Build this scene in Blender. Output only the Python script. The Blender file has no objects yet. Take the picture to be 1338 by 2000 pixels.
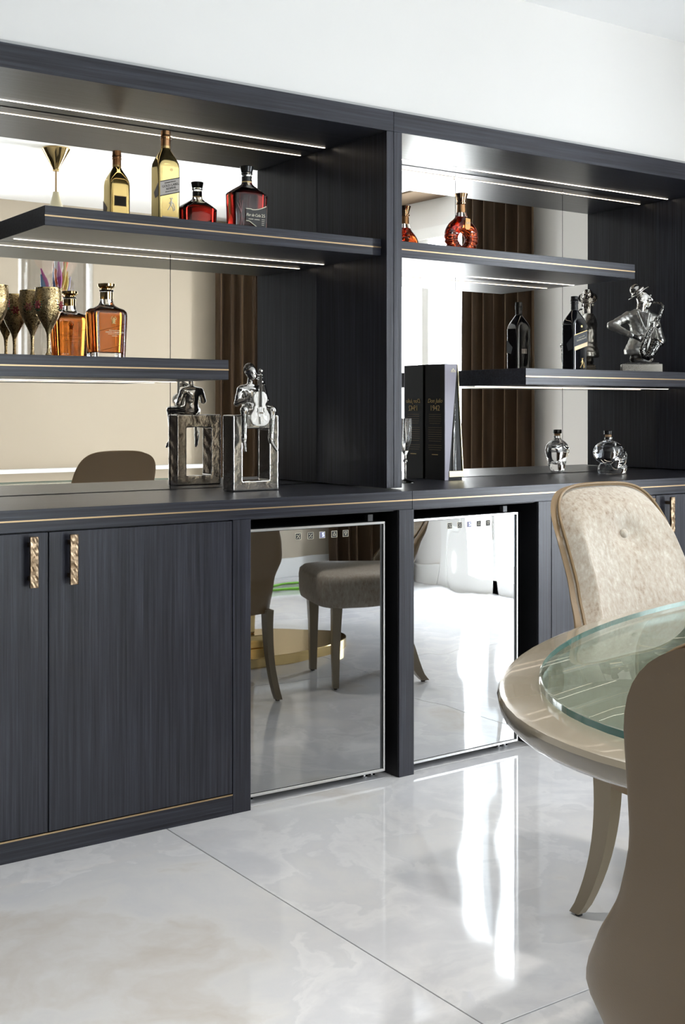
import bpy, bmesh, math, random
import numpy as np
from mathutils import Vector, Matrix
R = random.Random(7)
C = bpy.context.scene.collection
PI = math.pi

# ---------------------------------------------------------------- camera
W_, H_ = 1338.0, 2000.0
F_ = 2374.0
cam = bpy.data.objects.new('camera', bpy.data.cameras.new('camera'))
C.objects.link(cam)
cam.data.sensor_fit = 'VERTICAL'; cam.data.sensor_height = 36.0
cam.data.lens = 36.0 * F_ / H_
cam.data.shift_y = (800.0 - 1000.0) / H_
yaw = math.atan2(3376, 2374)                 # view direction measured from +x
cam.location = (-2.430, -3.135, 1.2)
cam.rotation_euler = (PI/2, 0, yaw - PI/2)
cam.data.clip_start = 0.05
bpy.context.scene.camera = cam

# ---------------------------------------------------------------- light
sc = bpy.context.scene
sc.view_settings.view_transform = 'Standard'
sc.view_settings.look = 'None'
sc.view_settings.exposure = 0.33
sc.view_settings.gamma = 1
sc.view_settings.use_curve_mapping = False
sc.cycles.max_bounces = 14; sc.cycles.diffuse_bounces = 5; sc.cycles.glossy_bounces = 8
sc.cycles.transmission_bounces = 12; sc.cycles.transparent_max_bounces = 16
sc.cycles.caustics_reflective = True; sc.cycles.caustics_refractive = False
sc.cycles.blur_glossy = 0.5; sc.cycles.sample_clamp_indirect = 6
sc.cycles.use_denoising = True
w = bpy.data.worlds.new('daylight'); sc.world = w; w.use_nodes = True
bg = w.node_tree.nodes['Background']; bg.inputs[0].default_value = (0.86, 0.93, 1.0, 1); bg.inputs[1].default_value = 4.0

def area(name, loc, rot, sx, sy, power, col=(0.91, 0.935, 1.0)):
    l = bpy.data.lights.new(name, 'AREA'); l.shape = 'RECTANGLE'; l.size = sx; l.size_y = sy
    l.energy = power; l.color = col
    o = bpy.data.objects.new(name, l); C.objects.link(o); o.location = loc; o.rotation_euler = rot
    return o
# daylight through the glazed door of the right wall, plus a fill light added outside an unseen rear window
area('daylight_right', (3.40, -2.53, 1.30), (0, PI/2, 0), 2.3, .80, 250)
area('fill_light_rear', (-.25, -4.75, 1.35), (PI/2, 0, 0), 1.3, 2.3, 50)

# ---------------------------------------------------------------- node materials
def mat(name, base=(.5, .5, .5), rough=.5, metal=0., spec=.5, **kw):
    m = bpy.data.materials.new(name); m.use_nodes = True
    b = m.node_tree.nodes['Principled BSDF']
    b.inputs['Base Color'].default_value = (*base, 1)
    b.inputs['Roughness'].default_value = rough
    b.inputs['Metallic'].default_value = metal
    b.inputs['Specular IOR Level'].default_value = spec
    for k, v in kw.items():
        k = k.replace('_', ' ')
        b.inputs[k].default_value = v
    return m
def N(m, t, **kw):
    n = m.node_tree.nodes.new(t)
    for k, v in kw.items():
        if k in n.inputs: n.inputs[k].default_value = v
        else: setattr(n, k, v)
    return n
def L(m, a, b): m.node_tree.links.new(a, b)
def B(m): return m.node_tree.nodes['Principled BSDF']
def coords(m, scale=(1, 1, 1), kind='Object'):
    mp = N(m, 'ShaderNodeMapping'); mp.inputs['Scale'].default_value = scale
    if kind == 'Position':
        g = N(m, 'ShaderNodeNewGeometry'); L(m, g.outputs['Position'], mp.inputs['Vector'])
    else:
        t = N(m, 'ShaderNodeTexCoord'); L(m, t.outputs[kind], mp.inputs['Vector'])
    return mp.outputs['Vector']
def ramp(m, fac, stops):
    r = N(m, 'ShaderNodeValToRGB'); e = r.color_ramp.elements
    while len(e) < len(stops): e.new(.5)
    for i, (p, c) in enumerate(stops): e[i].position = p; e[i].color = (*c, 1)
    L(m, fac, r.inputs['Fac']); return r.outputs['Color']
def bump(m, h, strength=.3, dist=.002, normal_to=None):
    b = N(m, 'ShaderNodeBump'); b.inputs['Strength'].default_value = strength; b.inputs['Distance'].default_value = dist
    L(m, h, b.inputs['Height']); L(m, b.outputs['Normal'], B(m).inputs['Normal']); return b

def wood(name, axis):
    m = mat(name, rough=.31, spec=.36)
    s = {'x': (2.2, 130, 130), 'y': (130, 2.2, 130), 'z': (130, 130, 2.2)}[axis]
    v = coords(m, s)
    n = N(m, 'ShaderNodeTexNoise'); n.inputs['Scale'].default_value = 1.0; n.inputs['Detail'].default_value = 6; n.inputs['Roughness'].default_value = .65
    L(m, v, n.inputs['Vector'])
    v2 = coords(m, tuple(k * .16 for k in s))
    n2 = N(m, 'ShaderNodeTexNoise'); n2.inputs['Scale'].default_value = 1.0; n2.inputs['Detail'].default_value = 3
    L(m, v2, n2.inputs['Vector'])
    a = N(m, 'ShaderNodeMath', operation='MULTIPLY_ADD'); L(m, n2.outputs['Fac'], a.inputs[0]); a.inputs[1].default_value = .18
    L(m, n.outputs['Fac'], a.inputs[2])
    c = ramp(m, a.outputs[0], [(.40, (.006, .0061, .0085)), (.52, (.0145, .015, .0210)), (.62, (.022, .023, .0315)), (.80, (.042, .044, .058))])
    L(m, c, B(m).inputs['Base Color'])
    bump(m, a.outputs[0], .35, .0012)
    return m
WX, WY, WZ = wood('stained_oak_grain_x', 'x'), wood('stained_oak_grain_y', 'y'), wood('stained_oak_grain_z', 'z')
BLACK = mat('black_panel', (.006, .006, .007), .45)
RUBBER = mat('black_rubber', (.02, .02, .02), .7)
BRASS_INLAY = mat('brass_inlay', (.42, .30, .17), .35, 1.)
MIRROR = mat('mirror_glass', (.83, .80, .755), .0, 1.)
STEEL = mat('brushed_steel', (.75, .75, .74), .28, 1.)
CHROME = mat('chrome', (.85, .85, .86), .08, 1.)
GOLD = mat('polished_gold', (.80, .60, .28), .10, 1.)
GOLDP = mat('gold_print', (.72, .52, .24), .35, .8)
CREAMP = mat('cream_print', (.80, .74, .58), .5)
DARKP = mat('dark_print', (.02, .018, .016), .5)
LED = mat('led_strip', (1, 1, 1), .5); B(LED).inputs['Emission Color'].default_value = (1, .86, .70, 1); B(LED).inputs['Emission Strength'].default_value = 3.5
WHITE = mat('white_lacquer', (.82, .82, .80), .35)

def painted(name, col, amp=.02):
    m = mat(name, col, .75, spec=.25)
    n = N(m, 'ShaderNodeTexNoise'); n.inputs['Scale'].default_value = 1.3; n.inputs['Detail'].default_value = 4
    L(m, coords(m, kind='Position'), n.inputs['Vector'])
    L(m, ramp(m, n.outputs['Fac'], [(.3, tuple(c*(1-amp) for c in col)), (.7, tuple(min(1, c*(1+amp)) for c in col))]), B(m).inputs['Base Color'])
    n2 = N(m, 'ShaderNodeTexNoise'); n2.inputs['Scale'].default_value = 350
    L(m, coords(m, kind='Position'), n2.inputs['Vector']); bump(m, n2.outputs['Fac'], .05, .001)
    return m
WALL = painted('white_wall_paint', (.77, .755, .73))
CREAM = painted('cream_wall_paint', (.50, .435, .345))
CEIL = painted('ceiling_paint', (.90, .90, .90))
POCKET = painted('brown_pocket_shade', (.16, .115, .075))

def onyx():
    m = mat('polished_onyx_tile', (.6, .6, .6), .055, spec=.6)
    v = coords(m, (1, 1, 1), 'Position')
    oi = N(m, 'ShaderNodeObjectInfo')
    ad = N(m, 'ShaderNodeVectorMath', operation='MULTIPLY_ADD'); L(m, v, ad.inputs[0]); ad.inputs[1].default_value = (1, 1, 1)
    cm = N(m, 'ShaderNodeCombineXYZ'); mu = N(m, 'ShaderNodeMath', operation='MULTIPLY'); mu.inputs[1].default_value = 1.4
    L(m, oi.outputs['Random'], mu.inputs[0]); L(m, mu.outputs[0], cm.inputs[0]); L(m, mu.outputs[0], cm.inputs[1]); L(m, cm.outputs[0], ad.inputs[2])
    wn = N(m, 'ShaderNodeTexNoise'); wn.inputs['Scale'].default_value = 1.6; wn.inputs['Detail'].default_value = 5; L(m, ad.outputs[0], wn.inputs['Vector'])
    ws = N(m, 'ShaderNodeVectorMath', operation='MULTIPLY_ADD'); L(m, wn.outputs['Color'], ws.inputs[0]); ws.inputs[1].default_value = (.9, .9, .9); L(m, ad.outputs[0], ws.inputs[2])
    n = N(m, 'ShaderNodeTexNoise'); n.inputs['Scale'].default_value = 1.5; n.inputs['Detail'].default_value = 9; n.inputs['Roughness'].default_value = .58; L(m, ws.outputs[0], n.inputs['Vector'])
    base = ramp(m, n.outputs['Fac'], [(.30, (.57, .58, .605)), (.43, (.645, .65, .67)), (.49, (.74, .74, .745)), (.51, (.655, .66, .675)), (.60, (.715, .71, .70)), (.70, (.62, .585, .54))])
    n3 = N(m, 'ShaderNodeTexNoise'); n3.inputs['Scale'].default_value = 2.3; n3.inputs['Detail'].default_value = 8; n3.inputs['Distortion'].default_value = 1.2; L(m, ws.outputs[0], n3.inputs['Vector'])
    vein = ramp(m, n3.outputs['Fac'], [(.475, (0, 0, 0)), (.50, (1, 1, 1)), (.525, (0, 0, 0))])
    mx = N(m, 'ShaderNodeMix', data_type='RGBA'); L(m, base, mx.inputs[6]); mx.inputs[7].default_value = (.74, .74, .74, 1)
    vm = N(m, 'ShaderNodeMath', operation='MULTIPLY'); vm.inputs[1].default_value = .07; L(m, vein, vm.inputs[0]); L(m, vm.outputs[0], mx.inputs[0])
    L(m, mx.outputs[2], B(m).inputs['Base Color'])
    wv = N(m, 'ShaderNodeTexNoise'); wv.inputs['Scale'].default_value = 3.0; L(m, v, wv.inputs['Vector']); bump(m, wv.outputs['Fac'], .02, .02)
    return m
TILE = onyx()
GROUT = mat('grey_grout', (.16, .155, .15), .8)

def fabric():
    m = mat('champagne_velvet', (.5, .44, .36), .62, spec=.3)
    B(m).inputs['Sheen Weight'].default_value = .6; B(m).inputs['Sheen Roughness'].default_value = .35
    a = N(m, 'ShaderNodeTexNoise'); a.inputs['Scale'].default_value = 95; a.inputs['Detail'].default_value = 8; a.inputs['Roughness'].default_value = .7
    L(m, coords(m, (1, 1, .4)), a.inputs['Vector'])
    b = N(m, 'ShaderNodeTexNoise'); b.inputs['Scale'].default_value = 4.5; b.inputs['Detail'].default_value = 3; L(m, coords(m, (1, 1, .5)), b.inputs['Vector'])
    s = N(m, 'ShaderNodeMath', operation='MULTIPLY_ADD'); L(m, b.outputs['Fac'], s.inputs[0]); s.inputs[1].default_value = .55; L(m, a.outputs['Fac'], s.inputs[2])
    L(m, ramp(m, s.outputs[0], [(.55, (.20, .145, .10)), (.70, (.315, .265, .205)), (.85, (.375, .335, .275)), (1, (.46, .425, .37))]), B(m).inputs['Base Color'])
    wv = N(m, 'ShaderNodeTexNoise'); wv.inputs['Scale'].default_value = 1; L(m, coords(m, (900, 900, 60)), wv.inputs['Vector'])
    bump(m, wv.outputs['Fac'], .35, .001)
    return m
FABRIC = fabric()
def leather(name, c):
    m = mat(name, c, .42)
    n = N(m, 'ShaderNodeTexVoronoi'); n.inputs['Scale'].default_value = 420; L(m, coords(m), n.inputs['Vector']); bump(m, n.outputs['Distance'], .12, .0006)
    return m
LEATHER = leather('taupe_leather', (.215, .145, .074))
PIPING = leather('bronze_piping', (.18, .115, .05))
LACQ = mat('taupe_lacquer', (.27, .235, .175), .12, Coat_Weight=.6, Coat_Roughness=.03)
LEGM = mat('taupe_leg_lacquer', (.26, .21, .14), .3)
def curtain_mat():
    m = mat('brown_velvet_curtain', (.05, .028, .013), .65, spec=.2)
    B(m).inputs['Sheen Weight'].default_value = .35; B(m).inputs['Sheen Tint'].default_value = (.9, .62, .36, 1)
    n = N(m, 'ShaderNodeTexNoise'); n.inputs['Scale'].default_value = 30; L(m, coords(m, (1, 1, .1)), n.inputs['Vector'])
    L(m, ramp(m, n.outputs['Fac'], [(.3, (.022, .012, .006)), (.7, (.040, .022, .010))]), B(m).inputs['Base Color'])
    return m
CURT = curtain_mat()
def hammered():
    m = mat('hammered_bronze', (.42, .30, .19), .38, 1.)
    v = N(m, 'ShaderNodeTexVoronoi'); v.inputs['Scale'].default_value = 85; L(m, coords(m), v.inputs['Vector'])
    n = N(m, 'ShaderNodeTexNoise'); n.inputs['Scale'].default_value = 60; L(m, coords(m), n.inputs['Vector'])
    L(m, ramp(m, n.outputs['Fac'], [(.35, (.20, .135, .08)), (.65, (.44, .33, .22))]), B(m).inputs['Base Color'])
    bump(m, v.outputs['Distance'], .5, .002); return m
HAMM = hammered()
def silver(name, base, rough, bs=60, st=.25):
    m = mat(name, base, rough, 1.)
    n = N(m, 'ShaderNodeTexNoise'); n.inputs['Scale'].default_value = bs; n.inputs['Detail'].default_value = 5; L(m, coords(m), n.inputs['Vector'])
    bump(m, n.outputs['Fac'], st, .004); return m
SILVER = silver('electroplated_silver', (.62, .60, .57), .14)
SILVER_SOFT = silver('satin_silver', (.66, .65, .62), .30, 90, .3)
SILVER_DARK = silver('oxidised_silver', (.20, .19, .18), .22)
def knit():
    m = mat('chased_silver', (.5, .49, .47), .25, 1.)
    v = N(m, 'ShaderNodeTexVoronoi'); v.inputs['Scale'].default_value = 190; L(m, coords(m), v.inputs['Vector'])
    L(m, ramp(m, v.outputs['Distance'], [(.15, (.8, .79, .76)), (.6, (.05, .05, .05))]), B(m).inputs['Base Color']); bump(m, v.outputs['Distance'], -.8, .003); return m
CHASED = knit()
def goblet_gold():
    m = mat('engraved_gold', (.62, .44, .20), .28, 1.)
    n = N(m, 'ShaderNodeTexNoise'); n.inputs['Scale'].default_value = 105; n.inputs['Detail'].default_value = 1; n.inputs['Distortion'].default_value = 3.2; L(m, coords(m), n.inputs['Vector'])
    L(m, ramp(m, n.outputs['Fac'], [(.42, (.16, .10, .04)), (.47, (.72, .53, .27)), (.53, (.90, .72, .42)), (.58, (.14, .09, .035)), (.63, (.58, .42, .2))]), B(m).inputs['Base Color'])
    bump(m, n.outputs['Fac'], .5, .002); return m
GOBLET = goblet_gold()
ENAMEL = mat('red_enamel', (.28, .05, .06), .2)
GREEN_ENAMEL = mat('green_enamel', (.01, .07, .05), .2)
GLASS = mat('clear_glass', (1, 1, 1), .0, Transmission_Weight=1., IOR=1.46)
AMBER = mat('amber_whisky', (.60, .18, .032), .0, Transmission_Weight=1., IOR=1.36)
RED = mat('red_rum', (.40, .018, .012), .0, Transmission_Weight=1., IOR=1.36)
COGN = mat('amber_cognac', (.66, .10, .022), .02, Transmission_Weight=1., IOR=1.40)
GOLDBOT = mat('gold_mirrored_glass', (.80, .62, .26), .09, 1.)
DARKBOT = mat('near_black_glass', (.006, .007, .010), .03, spec=.8, Coat_Weight=1.)
COPPER = mat('copper_foil', (.50, .27, .13), .3, 1.)
BLACKCAP = mat('black_cap', (.012, .012, .012), .25)
LABELG = mat('grey_label', (.40, .36, .32), .5)
LILAC = mat('lilac_grey_card', (.36, .34, .40), .45)
CARD = mat('black_card', (.008, .007, .006), .45, spec=.25)
FAINT = mat('faint_foil', (.05, .048, .045), .3, .5)
def pane_mat(name, tint, gloss=.08):
    m = bpy.data.materials.new(name); m.use_nodes = True; nt = m.node_tree; nt.nodes.clear()
    o = nt.nodes.new('ShaderNodeOutputMaterial'); mx = nt.nodes.new('ShaderNodeMixShader'); mx.inputs[0].default_value = gloss
    t = nt.nodes.new('ShaderNodeBsdfTransparent'); t.inputs[0].default_value = (*tint, 1)
    g = nt.nodes.new('ShaderNodeBsdfGlossy'); g.inputs['Roughness'].default_value = 0.0
    nt.links.new(t.outputs[0], mx.inputs[1]); nt.links.new(g.outputs[0], mx.inputs[2]); nt.links.new(mx.outputs[0], o.inputs[0]); return m
PANE = pane_mat('window_glass', (.97, .99, .99))
def fridge_glass(name, warp):
    m = mat(name, (.42, .425, .43), .012, 1.)
    n = N(m, 'ShaderNodeTexNoise'); n.inputs['Scale'].default_value = 1; n.inputs['Detail'].default_value = 1
    L(m, coords(m, (5, 5, 2.2)), n.inputs['Vector']); bump(m, n.outputs['Fac'], warp, .02); return m
FRG_A, FRG_B = fridge_glass('dark_mirror_glass', .03), fridge_glass('warped_mirror_glass', .12)
B(FRG_B).inputs['Base Color'].default_value = (.62, .625, .63, 1)
def table_glass():
    m = pane_mat('aqua_table_glass', (.88, .935, .92), .1)
    nt = m.node_tree; lw = nt.nodes.new('ShaderNodeLayerWeight'); lw.inputs[0].default_value = .5; mr = nt.nodes.new('ShaderNodeMath'); mr.operation = 'POWER'; mr.inputs[1].default_value = 4.
    md = nt.nodes.new('ShaderNodeMath'); md.operation = 'MULTIPLY_ADD'; md.inputs[1].default_value = .5; md.inputs[2].default_value = .04
    mx = [n for n in nt.nodes if n.type == 'MIX_SHADER'][0]; nt.links.new(lw.outputs['Facing'], mr.inputs[0]); nt.links.new(mr.outputs[0], md.inputs[0]); nt.links.new(md.outputs[0], mx.inputs[0]); return m
TGLASS = table_glass()
TEAL = mat('teal_glass_edge', (.012, .17, .17), .08, Coat_Weight=1.)

# ---------------------------------------------------------------- mesh helpers
def tag(o, label=None, cat=None, group=None, kind=None):
    if label: o['label'] = label
    if cat: o['category'] = cat
    if group: o['group'] = group
    if kind: o['kind'] = kind
    return o
def thing(name, label, cat, loc=(0, 0, 0), rz=0., group=None):
    o = bpy.data.objects.new(name, None); C.objects.link(o); o.empty_display_size = .05
    o.location = loc; o.rotation_euler = (0, 0, rz); return tag(o, label, cat, group)
def finish(name, me, m, parent=None, loc=None, rot=None, smooth=None, label=None):
    me.name = name
    if isinstance(m, (list, tuple)):
        for k in m: me.materials.append(k)
    elif m: me.materials.append(m)
    if smooth is not None:
        me.polygons.foreach_set('use_smooth', [True] * len(me.polygons))
        if smooth < 3: me.set_sharp_from_angle(angle=smooth)
    o = bpy.data.objects.new(name, me); C.objects.link(o)
    if parent: o.parent = parent
    if loc: o.location = loc
    if rot: o.rotation_euler = rot
    if label: o['label'] = label
    return o
def bm_obj(name, bm, m, parent=None, loc=None, rot=None, smooth=None, label=None):
    me = bpy.data.meshes.new(name); bm.to_mesh(me); bm.free()
    return finish(name, me, m, parent, loc, rot, smooth, label)
def add_box(bm, x0, x1, y0, y1, z0, z1, bev=0., seg=1):
    r = bmesh.ops.create_cube(bm, size=1.)
    vs = r['verts']
    for v in vs: v.co = Vector(((x0+x1)/2 + v.co.x*(x1-x0), (y0+y1)/2 + v.co.y*(y1-y0), (z0+z1)/2 + v.co.z*(z1-z0)))
    if bev:
        es = list({e for v in vs for e in v.link_edges}); bmesh.ops.bevel(bm, geom=es, offset=bev, segments=seg, affect='EDGES', profile=.5)
def box(name, x0, x1, y0, y1, z0, z1, m, parent=None, bev=.001, world=True, label=None, seg=1):
    """a box in world coordinates; under a parent it is stored relative to the parent's base"""
    bm = bmesh.new(); add_box(bm, x0, x1, y0, y1, z0, z1, bev, seg)
    if parent and world: bmesh.ops.translate(bm, verts=bm.verts, vec=-Vector(parent.location))
    return bm_obj(name, bm, m, parent, label=label)
def boxes(name, lst, m, parent=None, bev=0.):
    bm = bmesh.new()
    for b in lst: add_box(bm, *b, bev)
    if parent: bmesh.ops.translate(bm, verts=bm.verts, vec=-Vector(parent.location))
    return bm_obj(name, bm, m, parent)
def rings_mesh(rings, cap0=True, cap1=True, close=True):
    n = len(rings[0]); vs = [p for r in rings for p in r]; fs = []
    for i in range(len(rings)-1):
        for j in range(n if close else n-1):
            a, b = i*n+j, i*n+(j+1) % n
            fs.append((a, b, b+n, a+n))
    if cap0: fs.append(tuple(reversed(range(n))))
    if cap1: fs.append(tuple(range((len(rings)-1)*n, len(rings)*n)))
    me = bpy.data.meshes.new('m'); me.from_pydata([tuple(v) for v in vs], [], fs); me.update(); return me
def sup(t, hx, hy, p):
    c, s = math.cos(t), math.sin(t)
    return (math.copysign(abs(c)**(2/p), c)*hx, math.copysign(abs(s)**(2/p), s)*hy)
def loft(secs, n=40, cx=0., cy=0.):
    """superellipse sections (z, half width, half depth, exponent)"""
    return rings_mesh([[(cx+sup(2*PI*j/n, hx, hy, p)[0], cy+sup(2*PI*j/n, hx, hy, p)[1], z) for j in range(n)] for z, hx, hy, p in secs])
def lathe(prof, n=32, cx=0., cy=0.):
    return loft([(z, r, r, 2) for z, r in prof], n, cx, cy)
def tube_rings(pts, rad, n=10, flat=1.):
    pts = [Vector(p) for p in pts]; rs = []
    if not hasattr(rad, '__len__'): rad = [rad]*len(pts)
    up = Vector((0, 0, 1)); prev = None
    for i, p in enumerate(pts):
        t = (pts[min(i+1, len(pts)-1)] - pts[max(i-1, 0)]).normalized()
        a = prev - t*prev.dot(t) if prev is not None else t.cross(up)
        if a.length < 1e-5: a = t.cross(Vector((1, 0, 0)))
        a.normalize(); b = t.cross(a); prev = a
        rs.append([p + a*math.cos(2*PI*j/n)*rad[i] + b*math.sin(2*PI*j/n)*rad[i]*flat for j in range(n)])
    return rs
def tube(name, pts, rad, m, parent=None, n=10, smooth=3.1):
    return finish(name, rings_mesh(tube_rings(pts, rad, n)), m, parent, smooth=smooth)
def prism_xz(name, poly, y0, y1, m, parent=None, label=None, bev=0.):
    bm = bmesh.new(); vs = [bm.verts.new((x, y0, z)) for x, z in poly]; f = bm.faces.new(vs)
    r = bmesh.ops.extrude_face_region(bm, geom=[f]); bmesh.ops.translate(bm, verts=[v for v in r['geom'] if isinstance(v, bmesh.types.BMVert)], vec=(0, y1-y0, 0))
    bmesh.ops.recalc_face_normals(bm, faces=bm.faces)
    if bev: bmesh.ops.bevel(bm, geom=bm.edges[:], offset=bev, segments=2, affect='EDGES')
    return bm_obj(name, bm, m, parent, label=label)
def grid_mesh(fn, nu, nv, close_u=False):
    vs = [fn(i/(nu-1), j/(nv-1)) for j in range(nv) for i in range(nu)]
    fs = [(j*nu+i, j*nu+i+1, (j+1)*nu+i+1, (j+1)*nu+i) for j in range(nv-1) for i in range(nu-1)]
    me = bpy.data.meshes.new('g'); me.from_pydata([tuple(v) for v in vs], [], fs); me.update(); return me
def text(name, s, size, m, parent, loc, rot, ext=.0003, align='CENTER', shear=0., sx=1.):
    cu = bpy.data.curves.new('t', 'FONT'); cu.body = s; cu.size = size; cu.extrude = ext; cu.align_x = align; cu.align_y = 'CENTER'; cu.shear = shear
    cu.resolution_u = 3
    o = bpy.data.objects.new('t', cu); C.objects.link(o)
    me = bpy.data.meshes.new_from_object(o.evaluated_get(bpy.context.evaluated_depsgraph_get()))
    bpy.data.objects.remove(o); bpy.data.curves.remove(cu)
    if sx != 1.: me.transform(Matrix.Scale(sx, 4, Vector((1, 0, 0))))
    me.materials.clear()
    return finish(name, me, m, parent, loc, rot)
FRONT = (PI/2, 0, 0)          # lettering that stands on a face looking towards -y

# signed distance shapes turned into one continuous surface
def surf(fn, lo, hi, h):
    lo = np.array(lo, float); hi = np.array(hi, float); n = np.ceil((hi-lo)/h).astype(int)+1
    ax = [lo[i]+h*np.arange(n[i]) for i in range(3)]
    X, Y, Z = np.meshgrid(*ax, indexing='ij'); V = fn(X, Y, Z)
    S = V < 0
    corners = [(i, j, k) for i in (0, 1) for j in (0, 1) for k in (0, 1)]
    cn = n-1
    sl = lambda a, c: a[c[0]:c[0]+cn[0], c[1]:c[1]+cn[1], c[2]:c[2]+cn[2]]
    cnt = sum(sl(S, c).astype(np.int8) for c in corners)
    act = (cnt > 0) & (cnt < 8); idx = -np.ones(cn, int); I = np.argwhere(act); idx[act] = np.arange(len(I))
    acc = np.zeros((len(I), 3)); num = np.zeros(len(I))
    for a in corners:
        for d in range(3):
            if a[d]: continue
            b = list(a); b[d] = 1
            va = V[I[:, 0]+a[0], I[:, 1]+a[1], I[:, 2]+a[2]]; vb = V[I[:, 0]+b[0], I[:, 1]+b[1], I[:, 2]+b[2]]
            x = (va < 0) != (vb < 0); t = np.where(x, va/np.where(x, va-vb, 1), 0)
            p = np.tile(np.array(a, float), (len(I), 1)); p[:, d] += t
            acc[x] += p[x]; num[x] += 1
    P = lo + h*(I + acc/num[:, None]); faces = []
    for d in range(3):
        e1, e2 = [(1, 2), (2, 0), (0, 1)][d]
        s0 = [slice(1, cn[k]) for k in range(3)]; s0[d] = slice(0, cn[d])
        base = np.stack(np.meshgrid(*[np.arange(s.start, s.stop) for s in s0], indexing='ij'), -1).reshape(-1, 3)
        q = base.copy(); q[:, d] += 1
        A = S[tuple(base.T)]; Bq = S[tuple(q.T)]; k = A != Bq; b = base[k]; fl = A[k]
        u1 = np.zeros(3, int); u1[e1] = 1; u2 = np.zeros(3, int); u2[e2] = 1
        f = np.stack([idx[tuple((b-u1-u2).T)], idx[tuple((b-u2).T)], idx[tuple(b.T)], idx[tuple((b-u1).T)]], 1)
        f[~fl] = f[~fl][:, ::-1]; faces.append(f)
    Fs = np.concatenate(faces)
    me = bpy.data.meshes.new('s'); me.from_pydata(P.tolist(), [], Fs.tolist()); me.update(); return me
def smin(a, b, k):
    h = np.clip(.5+.5*(b-a)/k, 0, 1); return b*(1-h)+a*h-k*h*(1-h)
def cone(X, Y, Z, a, b, ra, rb):
    a = np.array(a, float); b = np.array(b, float); ba = b-a
    t = np.clip(((X-a[0])*ba[0]+(Y-a[1])*ba[1]+(Z-a[2])*ba[2])/(ba@ba), 0, 1)
    return np.sqrt((X-a[0]-t*ba[0])**2+(Y-a[1]-t*ba[1])**2+(Z-a[2]-t*ba[2])**2)-(ra+(rb-ra)*t)
def ell(X, Y, Z, c, r, rot=None):
    x, y, z = X-c[0], Y-c[1], Z-c[2]
    if rot: ca, sa = math.cos(rot), math.sin(rot); x, z = ca*x+sa*z, -sa*x+ca*z
    k = np.sqrt((x/r[0])**2+(y/r[1])**2+(z/r[2])**2); return (k-1)*min(r)
def union(k, *ds):
    d = ds[0]
    for e in ds[1:]: d = smin(d, e, k)
    return d

# ================================================================ the room
XL, XR, YF, YB, ZC = -5.0, 3.04, -4.30, .13, 2.70
def struct(o): o['kind'] = 'structure'; return o
floor = struct(boxes('floor', [(XL-.2, XR+.2, YF-.2, .9, -.12, -.0115)], GROUT))
tx0, tx1, ty0, ty1 = -.84-1.6*3, 3.3, -1.37-1.4*3, .9
xs = [-.84+1.6*i for i in range(-3, 4)]; ys = [-1.37+1.4*i for i in range(-3, 3)]
tile_me = None
for xa in xs[:-1]:
    for ya in ys[:-1]:
        if tile_me is None:
            bm = bmesh.new(); add_box(bm, -.7985, .7985, -.6985, .6985, -.0105, 0, .0008); o = bm_obj('tile', bm, TILE, floor); tile_me = o.data
        else:
            o = bpy.data.objects.new('tile', tile_me); C.objects.link(o); o.parent = floor
        o.location = (xa+.8, ya+.7, 0)
struct(boxes('ceiling', [(XL-.2, XR+.2, YF-.2, .9, ZC, ZC+.1)], CEIL))
CX0, CX1, HT = -1.81, 1.925, 2.200          # cabinet ends and height
for q in ((XL-.2, XR+.2, YB, .80, HT+.012, ZC), (XL-.2, CX0-.03, YB, .64, 0, HT+.0115), (CX1+.03, XR+.2, YB, .64, 0, HT+.0115), (XL-.2, XR+.2, .64, .80, 0, HT+.0115)):
    struct(boxes('wall_back', [q], WALL))
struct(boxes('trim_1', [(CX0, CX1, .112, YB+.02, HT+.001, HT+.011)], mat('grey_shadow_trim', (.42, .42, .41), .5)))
# right wall with the glazed door opening
DY0, DY1, DZ = -2.98, -2.12, 2.44
struct(boxes('wall_right', [(XR, XR+.25, YF-.2, DY0, 0, ZC), (XR, XR+.25, DY1, YB, 0, ZC), (XR, XR+.25, DY0, DY1, DZ, ZC)], WALL))
d1 = struct(boxes('door_1', [(XR-.02, XR+.08, DY0-.05, DY0+.03, 0, DZ+.05), (XR-.02, XR+.08, DY1-.03, DY1+.05, 0, DZ+.05), (XR-.02, XR+.08, DY0+.03, DY1-.03, DZ-.03, DZ+.05), (XR, XR+.06, -2.62, -2.55, 0, DZ-.03), (XR, XR+.06, DY0+.03, DY1-.03, 0, .10), (XR, XR+.06, DY0+.03, DY0+.10, .10, DZ-.03), (XR, XR+.06, DY0+.10, -2.62, DZ-.12, DZ-.03)], WHITE))
boxes('pane', [(XR+.025, XR+.031, -2.55, DY1-.03, .10, DZ-.03)], PANE, d1)
boxes('pane', [(XR+.025, XR+.031, DY0+.10, -2.62, .10, DZ-.12)], PANE, d1)
boxes('door_handle', [(XR-.045, XR-.025, -2.70, -2.685, 1.0, 1.16), (XR-.045, XR, -2.70, -2.685, 1.10, 1.12)], STEEL, d1)
for z in (.35, 1.35, 2.15): boxes('hinge', [(XR-.02, XR, -2.60, -2.575, z, z+.10)], STEEL, d1)
# left wall, its dark colour standing in for an unlit side of the room
struct(boxes('wall_left', [(XL-.25, XL, YF-.2, YB, 0, ZC)], painted('unlit_room_tone', (.045, .038, .033))))
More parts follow.
